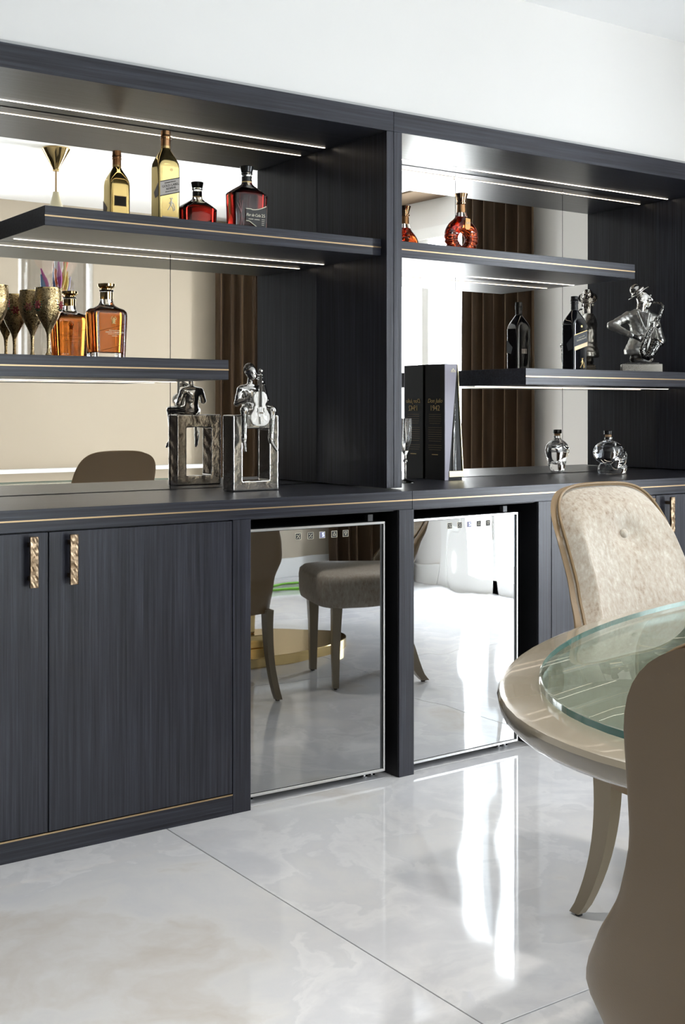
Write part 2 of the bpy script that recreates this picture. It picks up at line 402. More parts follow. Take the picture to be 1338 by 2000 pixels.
# wall behind the camera; its window is added to let in fill light
RX0, RX1 = -.95, .45
UNLIT = painted('unlit_room_brown', (.035, .028, .024))  # darkness of an unlit rear corner, put into the wall colour
struct(boxes('wall_front', [(XL-.2, RX0, YF-.25, YF, 0, ZC)], UNLIT))
struct(boxes('wall_front', [(RX1, XR+.2, YF-.25, YF, 0, ZC), (RX0, RX1, YF-.25, YF, 2.5, ZC), (RX0, RX1, YF-.25, YF, 0, .2)], CREAM))
w3 = struct(boxes('fill_window', [(RX0, RX0+.07, YF-.1, YF, .2, 2.5), (RX1-.07, RX1, YF-.1, YF, .2, 2.5), (RX0+.07, RX1-.07, YF-.1, YF, 2.43, 2.5), (RX0+.07, RX1-.07, YF-.1, YF, .2, .27), (-.285, -.215, YF-.1, YF, .27, 2.43)], WHITE))
boxes('pane', [(RX0+.07, -.285, YF-.05, YF-.044, .27, 2.43)], PANE, w3); boxes('pane', [(-.215, RX1-.07, YF-.05, YF-.044, .27, 2.43)], PANE, w3)
struct(boxes('baseboard_front', [(.47, XR-.002, YF+.001, YF+.018, 0, .14)], WHITE, bev=.002))
struct(boxes('baseboard_right', [(XR-.018, XR-.001, DY1+.06, YB-.002, 0, .14), (XR-.018, XR-.001, YF+.02, DY0-.06, 0, .14)], WHITE, bev=.002))
struct(boxes('trim_2', [(.47, 2.98, YF+.001, YF+.09, .745, .775)], WHITE, bev=.002))        # sill-like ledge on the far wall
struct(boxes('pocket_shade', [(2.74, XR-.002, YF+.002, -2.33, ZC-.012, ZC-.001)], POCKET))  # flat panel, its brown standing for the shade inside a curtain recess

# curtains
def curtain(label, p0, p1, folds, amp, ztop, group, sweep=0.):
    a = Vector((*p0, 0)); b = Vector((*p1, 0)); d = (b-a); ln = d.length; d.normalize(); nrm = Vector((-d.y, d.x, 0))
    t = thing('curtain', label, 'curtain', tuple((a+b)/2), 0, group)
    rr = random.Random(folds); ph = [rr.uniform(-.5, .5) for _ in range(folds+2)]; am = [rr.uniform(.7, 1.2) for _ in range(folds+2)]
    nu = folds*14+1
    def f(u, v):
        k = u*folds; i = int(k); fr = k-i
        w_ = math.sin(2*PI*fr)*am[i] + .25*math.sin(4*PI*fr+ph[i]*3)
        s = (1-v)
        p = a + d*(ln*u*(1-sweep*s*(1-u))) + nrm*(amp*w_*(.75+.35*s))
        p.z = .02+(ztop-.02)*v + .0*s
        return p - (a+b)/2
    me = grid_mesh(f, nu, 30); finish('cloth', me, CURT, t, smooth=3.1)
    bm = bmesh.new()
    tb = rings_mesh(tube_rings([a-(a+b)/2-d*.06+Vector((0, 0, ztop+.02)), b-(a+b)/2+d*.06+Vector((0, 0, ztop+.02))], .012, 10)); finish('rail', tb, BRASS_INLAY, t, smooth=3.1)
    bm.free(); return t
curtain('brown velvet curtain hanging on the far wall, mirrored behind the cellist sculpture', (2.20, -4.13), (2.88, -4.13), 7, .05, 2.62, None)
curtain('brown velvet curtain beside the glazed door, mirrored in the right bay', (2.93, -2.04), (2.93, -1.39), 6, .045, 2.62, None)
curtain('brown velvet curtain past the glazed door in the room corner', (2.92, -3.95), (2.92, -3.38), 5, .045, 2.62, None)

# recessed downlights, each with its own lamp; all but the mirrored one are added fill
def downlight(label, x, y):
    t = thing('downlight', label, 'ceiling light', (x, y, ZC), 0, 'recessed ceiling downlights')
    finish('trim_ring', lathe([(-.0005, .052), (-.004, .050), (-.0045, .040), (-.0015, .038)], 32), WHITE, t, smooth=.6)
    e = bpy.data.materials.get('downlight_lens') or mat('downlight_lens', (1, 1, 1), .4)
    B(e).inputs['Emission Color'].default_value = (1, .95, .88, 1); B(e).inputs['Emission Strength'].default_value = 4
    finish('lens', lathe([(-.0012, .036), (-.0022, .037)], 32), e, t)
    l = bpy.data.lights.new('downlight_lamp', 'AREA'); l.shape = 'DISK'; l.size = .10; l.energy = 6.3; l.color = (1, .955, .90); l.spread = math.radians(95)
    o = bpy.data.objects.new('downlight_lamp', l); C.objects.link(o); o.parent = t; o.location = (0, 0, -.012)
for x, y, q in ((1.63, -2.63, 'small recessed downlight above the right end of the dining table, seen mirrored'), (-1.17, -2.63, 'added fill downlight above the chair nearest the camera'), 
                (-1.17, -1.5, 'added fill downlight in front of the left base cabinet doors'), (.23, -1.5, 'added fill downlight in front of the right wine cooler'), (1.63, -1.5, 'added fill downlight in front of the right base cabinet'),
                (-1.17, -3.9, 'added fill downlight in front of the added rear window')):
    downlight(q, x, y)

# ================================================================ bar wall unit
PF, SF, M = .10, .13, .517                 # front of the frame, front of the shelves, mirror plane
ZT0, ZT1, ZW = 2.132, 2.200, .933
def box_child(nm, p, x0, x1, y0, y1, z0, z1, m, bev=.001, label=None): return box(nm, x0, x1, y0, y1, z0, z1, m, p, bev, label=label)
def led(p, x0, x1, z, nm='light_strip'):
    """a slim aluminium channel with its glowing diffuser, let into the underside at height z"""
    ch = box_child(nm, p, x0-.004, x1+.004, .4325, .4435, z-.0012, z+.004, STEEL, .0003)
    box_child('diffuser', p, x0, x1, .4345, .4415, z-.0022, z-.0013, LED, 0).parent = ch
def bay(side, label, x0, x1, joint):
    t = thing('shelving_frame', label, 'wall unit', ((x0+x1)/2, .35, ZW), 0, None)
    outer = (CX0, x1) if side == 'l' else (x0, CX1)
    box_child('header', t, *outer, PF, .60, ZT0, ZT1, WX)
    s_out = (CX0, -1.745) if side == 'l' else (1.86, CX1)
    s_in = (.025, joint-.0005) if side == 'l' else (joint+.0005, .09)
    for q in (s_out, s_in): box_child('side_panel', t, *q, PF, .60, ZW+.004, ZT0-.0005, WZ, .0008)
    a, b = (-1.745, .025) if side == 'l' else (.09, 1.86)
    box_child('back_board', t, a, b, .535, .55, ZW+.001, ZT0-.001, BLACK, 0)
    wd = (b-a)/3
    for k in range(3):
        box_child('mirror_panel', t, a+wd*k+.0012, a+wd*(k+1)-.0012, M, M+.006, ZW+.002, ZT0-.002, MIRROR, 0)
    for z in (ZT0-.03,):
        for k in (1, 2): box_child('mirror_clip', t, a+wd*k-.006, a+wd*k+.006, M-.004, M, z, z+.012, CHROME, .001)
    led(t, a+.03, b-.02, ZT0)
    return t
bay('l', 'left bay of the dark oak wall frame, backed with mirror, above the left worktop', CX0, .0545, .0548)
bay('r', 'right bay of the dark oak wall frame, backed with mirror, above the right worktop', .0555, CX1, .0552)
def shelf(label, x0, x1, z0, z1, lx0, lx1):
    t = thing('floating_shelf', label, 'shelf', ((x0+x1)/2, .32, z0))
    box_child('board', t, x0, x1, SF, M-.002, z0, z1, WX, .0008)
    zc = (z0+z1)/2
    box_child('brass_inlay', t, x0-.0003, x1+.0003, SF-.0007, SF+.002, zc-.002, zc+.002, BRASS_INLAY, 0)
    led(t, lx0, lx1, z0)
ZU0, ZU1, ZL0, ZL1 = 1.717, 1.773, 1.292, 1.353
shelf('upper dark oak shelf in the left bay carrying the gold bottle and the rum', -1.154, .024, ZU0, ZU1, -1.13, 0.0)
shelf('lower dark oak shelf in the left bay carrying goblets and the amber decanter', -1.744, -.563, ZL0, ZL1, -1.71, -.586)
shelf('upper dark oak shelf in the right bay carrying the ring-shaped cognac bottle', .091, 1.279, ZU0, ZU1, .115, 1.255)
shelf('lower dark oak shelf in the right bay carrying the saxophonist bust', .689, 1.859, ZL0, ZL1, .715, 1.843)

# worktops, one each side of the joint
def worktop(label, x0, x1):
    t = thing('worktop', label, 'countertop', ((x0+x1)/2, .3, .873))
    box_child('slab', t, x0, x1, 0., .60, .873, ZW, WX, .0008)
    box_child('brass_inlay', t, x0, x1, -.0007, .002, .901, .905, BRASS_INLAY, 0)
worktop('dark oak worktop under the left bay, with a thin brass inlay', CX0-.02, .0546)
worktop('dark oak worktop under the right bay, with a thin brass inlay', .0554, CX1+.02)

def handle(p, x, zc=.795):
    h = bmesh.new(); add_box(h, x-.0115, x+.0115, -.034, -.026, zc-.068, zc+.068, .001)
    bmesh.ops.subdivide_edges(h, edges=h.edges[:], cuts=3, use_grid_fill=True)
    for _ in range(2): bmesh.ops.subdivide_edges(h, edges=[e for e in h.edges if e.calc_length() > .012], cuts=1, use_grid_fill=True)
    for v in h.verts:
        if v.co.y < -.032: v.co.y += R.uniform(-.0012, .0012)
        v.co.x += R.uniform(-.0003, .0003)
    for z in (zc-.045, zc+.045): add_box(h, x-.006, x+.006, -.027, .001, z-.006, z+.006)
    bmesh.ops.translate(h, verts=h.verts, vec=-Vector(p.parent.location))
    return bm_obj('handle', h, HAMM, p, label='hammered bronze handle')
def base_cabinet(label, x0, seam, x1):
    t = thing('base_cabinet', label, 'cabinet', ((x0+x1)/2, .3, 0))
    box_child('carcass', t, x0+.001, x1-.001, .022, .58, .0, .872, BLACK, 0)
    for a, b, hx in ((x0, seam, seam-.052), (seam, x1, seam+.060)):
        d = box_child('door', t, a+.0015, b-.0015, .0, .0205, .062, .8695, WZ, .0008)
        handle(d, hx)
    box_child('brass_inlay', t, x0, x1, -.0004, .02, .0555, .0598, BRASS_INLAY, 0)
    box_child('plinth', t, x0, x1, .0, .021, 0, .055, WX, .0006)
base_cabinet('dark oak base cabinet with two bronze-handled doors, left of the wine coolers', -1.765, -1.194, -.6235)
base_cabinet('dark oak base cabinet with two bronze-handled doors, behind the velvet chair', .6905, 1.25, 1.81)
def upright(label, x0, x1): tag(box('upright_panel', x0, x1, 0, .60, 0, .8725, WZ, None, .0008), label, 'panel')
upright('narrow dark oak upright between the left cabinet doors and the left wine cooler', -.6225, -.561)
upright('narrow dark oak upright standing between the two wine coolers', .0, .062)
upright('narrow dark oak upright just right of the right wine cooler', .627, .6895)
upright('dark oak end panel closing the left end of the base cabinets', CX0, -1.766)
upright('dark oak end panel closing the right end of the base cabinets', 1.811, CX1)
def niche(label, x0, x1):
    t = thing('appliance_niche', label, 'niche', ((x0+x1)/2, .3, 0))
    box_child('back_board', t, x0+.001, x1-.001, .585, .598, .001, .872, BLACK, 0)
    box_child('side_board', t, x0+.0005, x0+.003, .02, .585, .001, .872, BLACK, 0)
    box_child('side_board', t, x1-.003, x1-.0005, .004, .585, .001, .872, BLACK, 0)
    box_child('top_board', t, x0+.003, x1-.003, .012, .585, .869, .872, BLACK, 0)
niche('black lined opening around the left wine cooler', -.561, 0)
niche('black lined opening around the right wine cooler', .062, .627)

def cooler(label, xc, rz, gm, digit, w_=.506, yc=.045):
    t = thing('wine_cooler', label, 'wine cooler', (xc, yc, 0), rz)
    h = w_/2
    def bx(nm, x0, x1, y0, y1, z0, z1, m, bev=.0008, lab=None, par=t):
        bm = bmesh.new(); add_box(bm, x0, x1, y0, y1, z0, z1, bev); return bm_obj(nm, bm, m, par, label=lab)
    bx('body', -h+.012, h-.012, .02, .50, .03, .832, BLACK)
    d = bx('door', -h+.004, h-.004, -.014, .018, .030, .832, BLACK)
    boxes_ = [(-h, h, -.018, .012, .0255, .0335), (-h, h, -.018, .012, .829, .837), (-h, -h+.006, -.018, .012, .0335, .829), (h-.006, h, -.018, .012, .0335, .829)]
    bm = bmesh.new()
    for b in boxes_: add_box(bm, *b, .0006)
    bm_obj('door_frame', bm, STEEL, d, label='bright steel door rim')
    bx('mirror_pane', -h+.006, h-.018, -.0158, -.0142, .036, .8275, gm, 0, None, d)
    bx('hinge', h-.055, h-.035, .000, .02, .838, .860, mat('dark_grey_hinge', (.05, .05, .05), .4))
    for x in (-h+.03, h-.05, h-.02):
        me = lathe([(0.0, .009), (.006, .012), (.0065, .005), (.027, .005)], 14, x, .03); finish('foot', me, CHROME, t, smooth=.6)
    zi = .806
    for k, x in enumerate((-.075, -.03, .013, .058, .101)):
        ic = bx('touch_icon', x-.0095, x+.0095, -.0166, -.0159, zi-.0095, zi+.0095, mat('icon_blue', (.18, .18, .28), .4) if k == 2 else DARKP, 0, None, d)
        rim = bmesh.new()
        for b in ((x-.0105, x+.0105, -.0165, -.0160, zi+.0095, zi+.0103), (x-.0105, x+.0105, -.0165, -.0160, zi-.0103, zi-.0095), (x-.0105, x-.0095, -.0165, -.0160, zi-.0095, zi+.0095), (x+.0095, x+.0105, -.0165, -.0160, zi-.0095, zi+.0095)): add_box(rim, *b)
        bm_obj('icon_border', rim, CREAMP, d)
        if k == 2:
            DM = bpy.data.materials.get('display_glow') or mat('display_glow', (.5, .6, 1), .5)
            B(DM).inputs['Emission Color'].default_value = (.55, .65, 1, 1); B(DM).inputs['Emission Strength'].default_value = 3
            text('digit', digit, .017, DM, d, (x+.003, -.0172, zi), FRONT)
        else:
            pts = {0: [(-.006, -.007), (.006, .007)], 1: [(-.006, -.006), (.006, .006)], 3: [(-.005, -.004), (0, .006), (.005, -.004), (-.005, -.004)], 4: [(-.005, .005), (0, -.005), (.005, .005), (-.005, .005)]}[k]
            g = bmesh.new()
            for a_, b_ in zip(pts, pts[1:]):
                for v in rings_mesh(tube_rings([(x+a_[0], -.0169, zi+a_[1]), (x+b_[0], -.0169, zi+b_[1])], .0006, 5)).polygons: pass
                mm = rings_mesh(tube_rings([(x+a_[0], -.0169, zi+a_[1]), (x+b_[0], -.0169, zi+b_[1])], .0006, 5)); g.from_mesh(mm)
            if k < 2: add_box(g, x+(-.006 if k == 0 else .002), x+(-.0015 if k == 0 else .006), -.0170, -.0167, zi+(.003 if k == 0 else -.005), zi+(.0045 if k == 0 else -.0035)); add_box(g, x+(.003 if k == 0 else -.006), x+(.0045 if k == 0 else -.002), -.0170, -.0167, zi+(-.007 if k == 0 else .004), zi+(-.001 if k == 0 else .0055))
            bm_obj('icon_glyph', g, CREAMP, d)
cooler('mirror-fronted wine cooler in the left opening, reflecting chairs', -.296, math.radians(-2.), FRG_A, '5')
cooler('mirror-fronted wine cooler in the right opening, reflecting daylight', .313, math.radians(1.2), FRG_B, '5', .488)

# ================================================================ dining table
TX, TY = .20, -2.05
def ellr(a, b, z, n=96): return [(a*math.cos(2*PI*k/n), b*math.sin(2*PI*k/n), z) for k in range(n)]
tb = thing('dining_table', 'oval taupe lacquered dining table with an aqua glass top, at right', 'table', (TX, TY, 0))
finish('table_top', rings_mesh([ellr(1.44, .770, .720), ellr(1.455, .785, .7215), ellr(1.466, .796, .732), ellr(1.470, .800, .7500), ellr(1.466, .796, .7575), ellr(1.455, .785, .7590)]), LACQ, tb, smooth=.7)
g = finish('glass_top', rings_mesh([ellr(1.395, .725, .7630), ellr(1.4, .73, .764), ellr(1.4, .73, .7740), ellr(1.396, .726, .7750)]), [TGLASS, TEAL], tb, smooth=.7, label='aqua glass sheet with a teal edge')
for p in g.data.polygons:
    if abs(p.normal.z) < .9: p.material_index = 1
finish('base_plate', rings_mesh([ellr(.84, .375, 0), ellr(.84, .375, .045), ellr(.836, .371, .048)]), GOLD, tb, smooth=.5, label='polished gold base plate')
bm = bmesh.new(); add_box(bm, -.34, .34, -.16, .16, .0485, .11, .003); bm_obj('plinth_block', bm, GOLD, tb)
bm = bmesh.new(); add_box(bm, -.28, .28, -.11, .11, 0.1105, .7195, .003); bm_obj('pedestal', bm, GOLD, tb)
for x in (-1.0, .9):
    finish('glass_pad', lathe([(.7592, .012), (.7628, .012)], 16, x*.9, -.1), RUBBER, tb)

# ================================================================ dining chairs (local: front towards -y, back at +y)
def lerp(a, b, t): return a+(b-a)*t
def prof(z, tab):
    n = len(tab); z = max(tab[0][0], min(tab[-1][0], z))
    m_ = [0.]*n
    for i in range(1, n-1):
        a = (tab[i][1]-tab[i-1][1])/(tab[i][0]-tab[i-1][0]); b = (tab[i+1][1]-tab[i][1])/(tab[i+1][0]-tab[i][0])
        m_[i] = 0. if a*b <= 0 else 2*a*b/(a+b)
    for i in range(n-1):
        (z0, v0), (z1, v1) = tab[i], tab[i+1]
        if z <= z1:
            h = z1-z0; t = (z-z0)/h
            return v0*(1+2*t)*(1-t)**2 + h*m_[i]*t*(1-t)**2 + v1*t*t*(3-2*t) + h*m_[i+1]*t*t*(t-1)
    return tab[-1][1]
WID = [(.33, .285), (.46, .306), (.555, .318), (.64, .282), (.72, .236), (.80, .213), (1.04, .198)]
WRAP = [(.33, .13), (.48, .15), (.58, .10), (.68, .035), (.76, .014), (1.04, .010)]
def shell_pt(u, z, off=0.):
    """point on the rear skin; u -1..1 across, off moves the skin forwards/inwards"""
    w_ = prof(z, WID) - off; a = prof(z, WRAP)
    yb = .20 + .46*max(0, z-.50) - .05*max(0, .42-z)*3 - off
    s = math.sin(u*PI/2); x = w_*math.copysign(abs(s)**.92, s)
    y = yb - (a)*(abs(u)**3.2)
    return x, y
def ztop(u): return 1.009 - .115*abs(u)**3.2 - .01*u*u
def skin(off0, off1, zlo, inset_top, nu=33, nv=30, uin=1.0):
    """closed slab between two offsets of the shell"""
    def zz(u, v): return lerp(zlo(u), ztop(u)-inset_top, v)
    rows = []
    front, back = [], []
    for j in range(nv):
        v = j/(nv-1)
        front.append([(*shell_pt(uu*uin, zz(uu*uin, v), off1), zz(uu*uin, v)) for uu in [2*i/(nu-1)-1 for i in range(nu)]])
        back.append([(*shell_pt(uu*uin, zz(uu*uin, v), off0), zz(uu*uin, v)) for uu in [2*i/(nu-1)-1 for i in range(nu)]])
    rings = [back[j] + front[j][::-1] for j in range(nv)]
    return rings_mesh(rings)
def make_chair(label, loc, rz, flat=False):
    t = thing('dining_chair', label, 'chair', loc, rz, 'velvet dining chairs around the oval table')
    low = lambda u: .345 + .0*u
    sh = finish('back_shell', skin(0, .010, low, 0), LEATHER, t, smooth=1.0, label='smooth taupe leather outer shell')
    md = sh.modifiers.new('b', 'BEVEL'); md.width = .007; md.segments = 2; md.limit_method = 'ANGLE'; md.angle_limit = 1.0
    # padded inside of the back
    def pad(u, v):
        u = 2*u-1
        z = lerp(.47, ztop(u)-.006, v); x, y = shell_pt(u, z, .008)
        e = (1-.97*(1-min(1, (1-abs(u))*6))**3) * (1-.97*(1-min(1, (1-v)*7))**3)
        th = .052*e
        d = math.hypot(u*.21, z-.885); th -= .018*math.exp(-(d/.035)**2)
        x2, y2 = shell_pt(u, z, .008+th)
        return (lerp(x, x2, .6), y2, z)
    me = grid_mesh(pad, 49, 44)
    p = finish('back_cushion', me, FABRIC, t, smooth=3.1)
    bx_, by_ = shell_pt(0, .885, .008+.034)
    finish('button', grid_mesh(lambda u, v: (.0135*math.sin(v*PI/2)*math.cos(u*2*PI), by_-.001-.007*math.cos(v*PI/2), .885+.0135*math.sin(v*PI/2)*math.sin(u*2*PI)), 20, 8), FABRIC, p, smooth=3.1)
    pts = [(*shell_pt(-1, z, .012), z) for z in [lerp(.345, ztop(-1)-.001, k/26) for k in range(27)]] + [(*shell_pt(u, ztop(u), .012), ztop(u)+.001) for u in [-1+2*k/40 for k in range(1, 40)]] + [(*shell_pt(1, z, .012), z) for z in [lerp(ztop(1)-.001, .345, k/26) for k in range(27)]]
    pts = [(x*1.0, y-.006, z) for x, y, z in pts]
    finish('piping', rings_mesh(tube_rings(pts, .0038, 8)), PIPING, t, smooth=3.1, label='bronze leather piping')
    # seat
    def seat_ring(z, s, back=.16):
        n = 56; r = []
        for k in range(n):
            a = 2*PI*k/n; cx, cy = sup(a, .245*s, .265*s, 4.5)
            tap = 1 + .07*(-cy/.265)
            r.append((cx*tap*(.95 if cy > 0 else 1), cy - .095, z))
        return r
    seat = rings_mesh([seat_ring(.352, .93), seat_ring(.358, .975), seat_ring(.38, .995), seat_ring(.455, 1.0), seat_ring(.478, .985), seat_ring(.492, .93), seat_ring(.499, .80), seat_ring(.502, .5), seat_ring(.503, .15)])
    finish('seat_cushion', seat, FABRIC, t, smooth=3.1)
    # legs
    for sx in (-1, 1):
        rr = []
        for k in range(12):
            v = k/11; z = .36*(1-v); y = .165 + .105*v**2.2; x = sx*(.243 - .010*v); hw = lerp(.019, .0125, v); hd = lerp(.028, .0145, v)
            if k == 11: z = .006
            rr.append([(x-hw, y-hd, z), (x+hw, y-hd, z), (x+hw, y+hd, z), (x-hw, y+hd, z)])
        lg = finish('leg', rings_mesh(rr), LEGM, t, smooth=.5)
        finish('leg_glide', loft([(0, .008, .008, 3), (.0065, .008, .008, 3)], 12, sx*.233, .265), RUBBER, lg)
        rr = []
        for k in range(8):
            v = k/7; z = .356*(1-v)+.006*v; hw = lerp(.022, .014, v); x = sx*(.205 - .010*v); y = -.285-.0*v
            rr.append([(x-hw, y-hw, z), (x+hw, y-hw, z), (x+hw, y+hw, z), (x-hw, y+hw, z)])
        lg = finish('leg', rings_mesh(rr), LEGM, t, smooth=.5)
        finish('leg_glide', loft([(0, .008, .008, 3), (.0065, .008, .008, 3)], 12, sx*.195, -.285), RUBBER, lg)
    return t
make_chair('champagne velvet chair with a buttoned back, standing between table and wine coolers', (-.078, -1.362, 0), 0)
make_chair('taupe leather-backed chair nearest the camera, turned away, at the table end', (-1.152, -2.397, 0), math.radians(115))
make_chair('velvet chair seen only as a side view mirrored in the left wine cooler', (.79, -1.255, 0), math.radians(-74))

# ================================================================ pendant lamp, seen in the mirror
pl = thing('pendant_lamp', 'pendant lamp with gold canopy and painted glass cylinder, seen in the mirror', 'lamp', (.24, -2.49, ZC))
finish('canopy', lathe([(0, .078), (-.006, .080), (-.115, .018), (-.13, .018)], 32), GOLD, pl, smooth=.6)
finish('rod', lathe([(-.13, .0055), (-.262, .0055)], 12), BRASS_INLAY, pl, smooth=.6)
finish('bell', lathe([(-.25, .016), (-.27, .02), (-.32, .034), (-.37, .06), (-.40, .07), (-.42, .20), (-.43, .215)], 40), mat('cream_enamel', (.62, .56, .38), .25), pl, smooth=.6)
gl = pane_mat('pendant_glass', (.93, .93, .93), .10)
finish('glass_cylinder', rings_mesh([[(r*math.cos(2*PI*k/48), r*math.sin(2*PI*k/48), z) for k in range(48)] for z, r in ((-.431, .212), (-1.22, .212), (-1.22, .206), (-.431, .206))], False, False), gl, pl, smooth=.6)
cols = [(.75, .16, .04), (.10, .20, .38), (.45, .06, .30), (.70, .55, .12), (.55, .50, .75), (.75, .42, .30), (.85, .85, .88), (.85, .85, .88)]
for k in range(14):
    a = R.uniform(0, 2*PI); r0 = R.uniform(.02, .07); ht = R.uniform(.25, .5); lean = R.uniform(.02, .10)
    c = cols[k % 8]
    m_ = bpy.data.materials.get('strand_%d' % (k % 8)) or mat('strand_%d' % (k % 8), c, .2)
    pts = [((r0+lean*v*v)*math.cos(a+v*.5), (r0+lean*v*v)*math.sin(a+v*.5), -1.0+ht*v) for v in [q/10 for q in range(11)]]
    rad = [.003+.013*math.exp(-((q/10-.75)/.16)**2) for q in range(11)]
    finish('glass_strand', rings_mesh(tube_rings(pts, rad, 8)), m_, pl, smooth=3.1)
finish('bottom_plate', lathe([(-1.02, .205), (-1.01, .205)], 40), gl, pl, smooth=.6)

# cables lying by the far wall, seen in the left cooler
def cable(label, c, r, m, seed, group=None):
    rr = random.Random(seed); pts = []
    for k in range(70):
        a = k*.26; q = r*(1+.16*math.sin(a*1.3+seed)+.05*rr.random()); pts.append((c[0]+q*math.cos(a)*1.25, c[1]+q*math.sin(a)*.6, .007+.0055*(k//24)+ .001*rr.random()))
    o = finish('cable', rings_mesh(tube_rings(pts, .006, 8)), m, None, smooth=3.1); tag(o, label, 'cable')
GREENC = mat('green_rubber', (.16, .42, .03), .4)
cable('bright green cable coiled on the floor by the far wall, left of two coils', (1.73, -3.82), .19, GREENC, 1)
cable('bright green cable coiled on the floor nearer the brown curtain', (1.90, -3.33), .18, GREENC, 2)
cable('thin black cable coiled on the floor by the far curtain', (2.22, -3.12), .12, RUBBER, 3)
# ================================================================ bottles and ornaments
def square_bottle(label, loc, gm, capm, h=.308, hx=.0375, hy=.030, rz=0., group=None, neckband=GOLDP):
    t = thing('whisky_bottle', label, 'bottle', loc, rz, group)
    k = h/.308
    secs = [(0, hx*.94, hy*.92, 9), (.003, hx, hy, 9), (.190, hx, hy, 9), (.205, hx*.96, hy*.98, 6.5), (.220, hx*.82, hy*.88, 4), (.234, hx*.62, hy*.68, 3), (.244, hx*.47, hy*.55, 2.4), (.252, .0140, .0140, 2), (.262, .0135, .0135, 2)]
    finish('body', loft([(z*k, a, b, p) for z, a, b, p in secs], 72), gm, t, smooth=.45)
    finish('cap', lathe([(.256*k, .0148), (.279*k, .0145), (.2795*k, .0162), (.283*k, .0162), (.2835*k, .0148), (.286*k, .0148), (.290*k, .0168), (.294*k, .0150), (.297*k, .0150), (.308*k, .0146), (.309*k, .0135)], 28), capm, t, smooth=.6)
    finish('neck_band', lathe([(.2535*k, .0149), (.2605*k, .0149)], 28), neckband, t, smooth=.5)
    return t
def slant_label(t, hx, hy, zc, hh, slope, m, border, x0=None, x1=None):
    """a slanting label that runs round the corner onto the left side"""
    y = -hy-.0006
    def quad(nm, a, b, za, zb, h_, mm, yy):
        prism_xz(nm, [(a, za-h_), (b, zb-h_), (b, zb+h_), (a, za+h_)], yy, yy+.0006, mm, t)
    a, b = -hx*.90, hx*.93
    quad('label_border', a, b, zc+slope*a, zc+slope*b, hh+.003, border, y)
    quad('label', a, b, zc+slope*a, zc+slope*b, hh, m, y-.0004)
    # side flap, narrowing towards the back
    vs = [(-hx-.0006, -hy*.9, zc+slope*a-hh), (-hx-.0006, -hy*.9, zc+slope*a+hh), (-hx-.0006, hy*.15, zc+slope*a+hh*.25-.012), (-hx-.0006, -hy*.12, zc+slope*a-hh*1.25)]
    me = bpy.data.meshes.new('f'); me.from_pydata(vs, [], [(0, 1, 2, 3)]); me.update(); finish('label_flap', me, m, t)
gold = square_bottle('tall gold mirrored whisky bottle on the upper left shelf', (-.675, .335, ZU1), GOLDBOT, COPPER)
slant_label(gold, .0375, .030, .128, .021, .28, LABELG, DARKP)
rt = (PI/2, -math.atan(.28), 0)
text('lettering', 'GOLD LABEL', .0105, DARKP, gold, (.002, -.0314, .1330), rt)
text('lettering', 'RESERVE', .0095, DARKP, gold, (.004, -.0314, .1235), rt)
text('lettering', 'JOHNNIE WALKER', .0048, DARKP, gold, (.001, -.0314, .1425), rt)
text('lettering', 'Blended Scotch Whisky', .0048, DARKP, gold, (.006, -.0314, .1158), rt, shear=.3)
box_l = lambda nm, p, x0, x1, y0, y1, z0, z1, m: bm_obj(nm, (lambda b: (add_box(b, x0, x1, y0, y1, z0, z1), b)[1])(bmesh.new()), m, p)
box_l('lower_label', gold, -.026, .030, -.0307, -.0300, .012, .034, LABELG)
for k in range(4): box_l('text_line', gold, -.022, .026-.004*(k % 2), -.0310, -.0307, .0165+.004*k, .0175+.004*k, DARKP)
finish('crest', lathe([(0, .0050), (.0006, .0050)], 8), GOLDP, gold, (.006, -.0300, .182), FRONT)
def walker(p, x, y, z, s, m):
    """a small striding figure with hat, cane and boots"""
    pts = [[(0, 0, .55), (.02, 0, .95)], [(.02, 0, .95), (.03, 0, 1.12)], [(-.1, 0, 1.16), (.16, 0, 1.16)], [(0, 0, .58), (.22, 0, .28)], [(.22, 0, .28), (.26, 0, 0)], [(0, 0, .58), (-.16, 0, .3)], [(-.16, 0, .3), (-.32, 0, .06)], [(0, 0, .9), (.22, 0, .72)], [(0, 0, .88), (-.2, 0, .68)], [(.24, 0, .74), (.42, 0, .1)]]
    g = bmesh.new()
    for i, (a, b) in enumerate(pts):
        g.from_mesh(rings_mesh(tube_rings([(x+q[0]*s, y, z+q[2]*s) for q in (a, b)], s*(.10 if i == 0 else .055 if i < 3 else .045), 6, 1)))
    bm_obj('striding_figure', g, m, p)
walker(gold, .004, -.0304, .052, .034, CREAMP)
box_l('back_label', gold, -.022, .020, .0300, .0306, .118, .150, DARKP)
box_l('back_label_frame', gold, -.024, .022, .0299, .0303, .116, .152, GOLDP)
box_l('back_sticker', gold, -.022, -.006, .0300, .0306, .02, .05, COPPER)

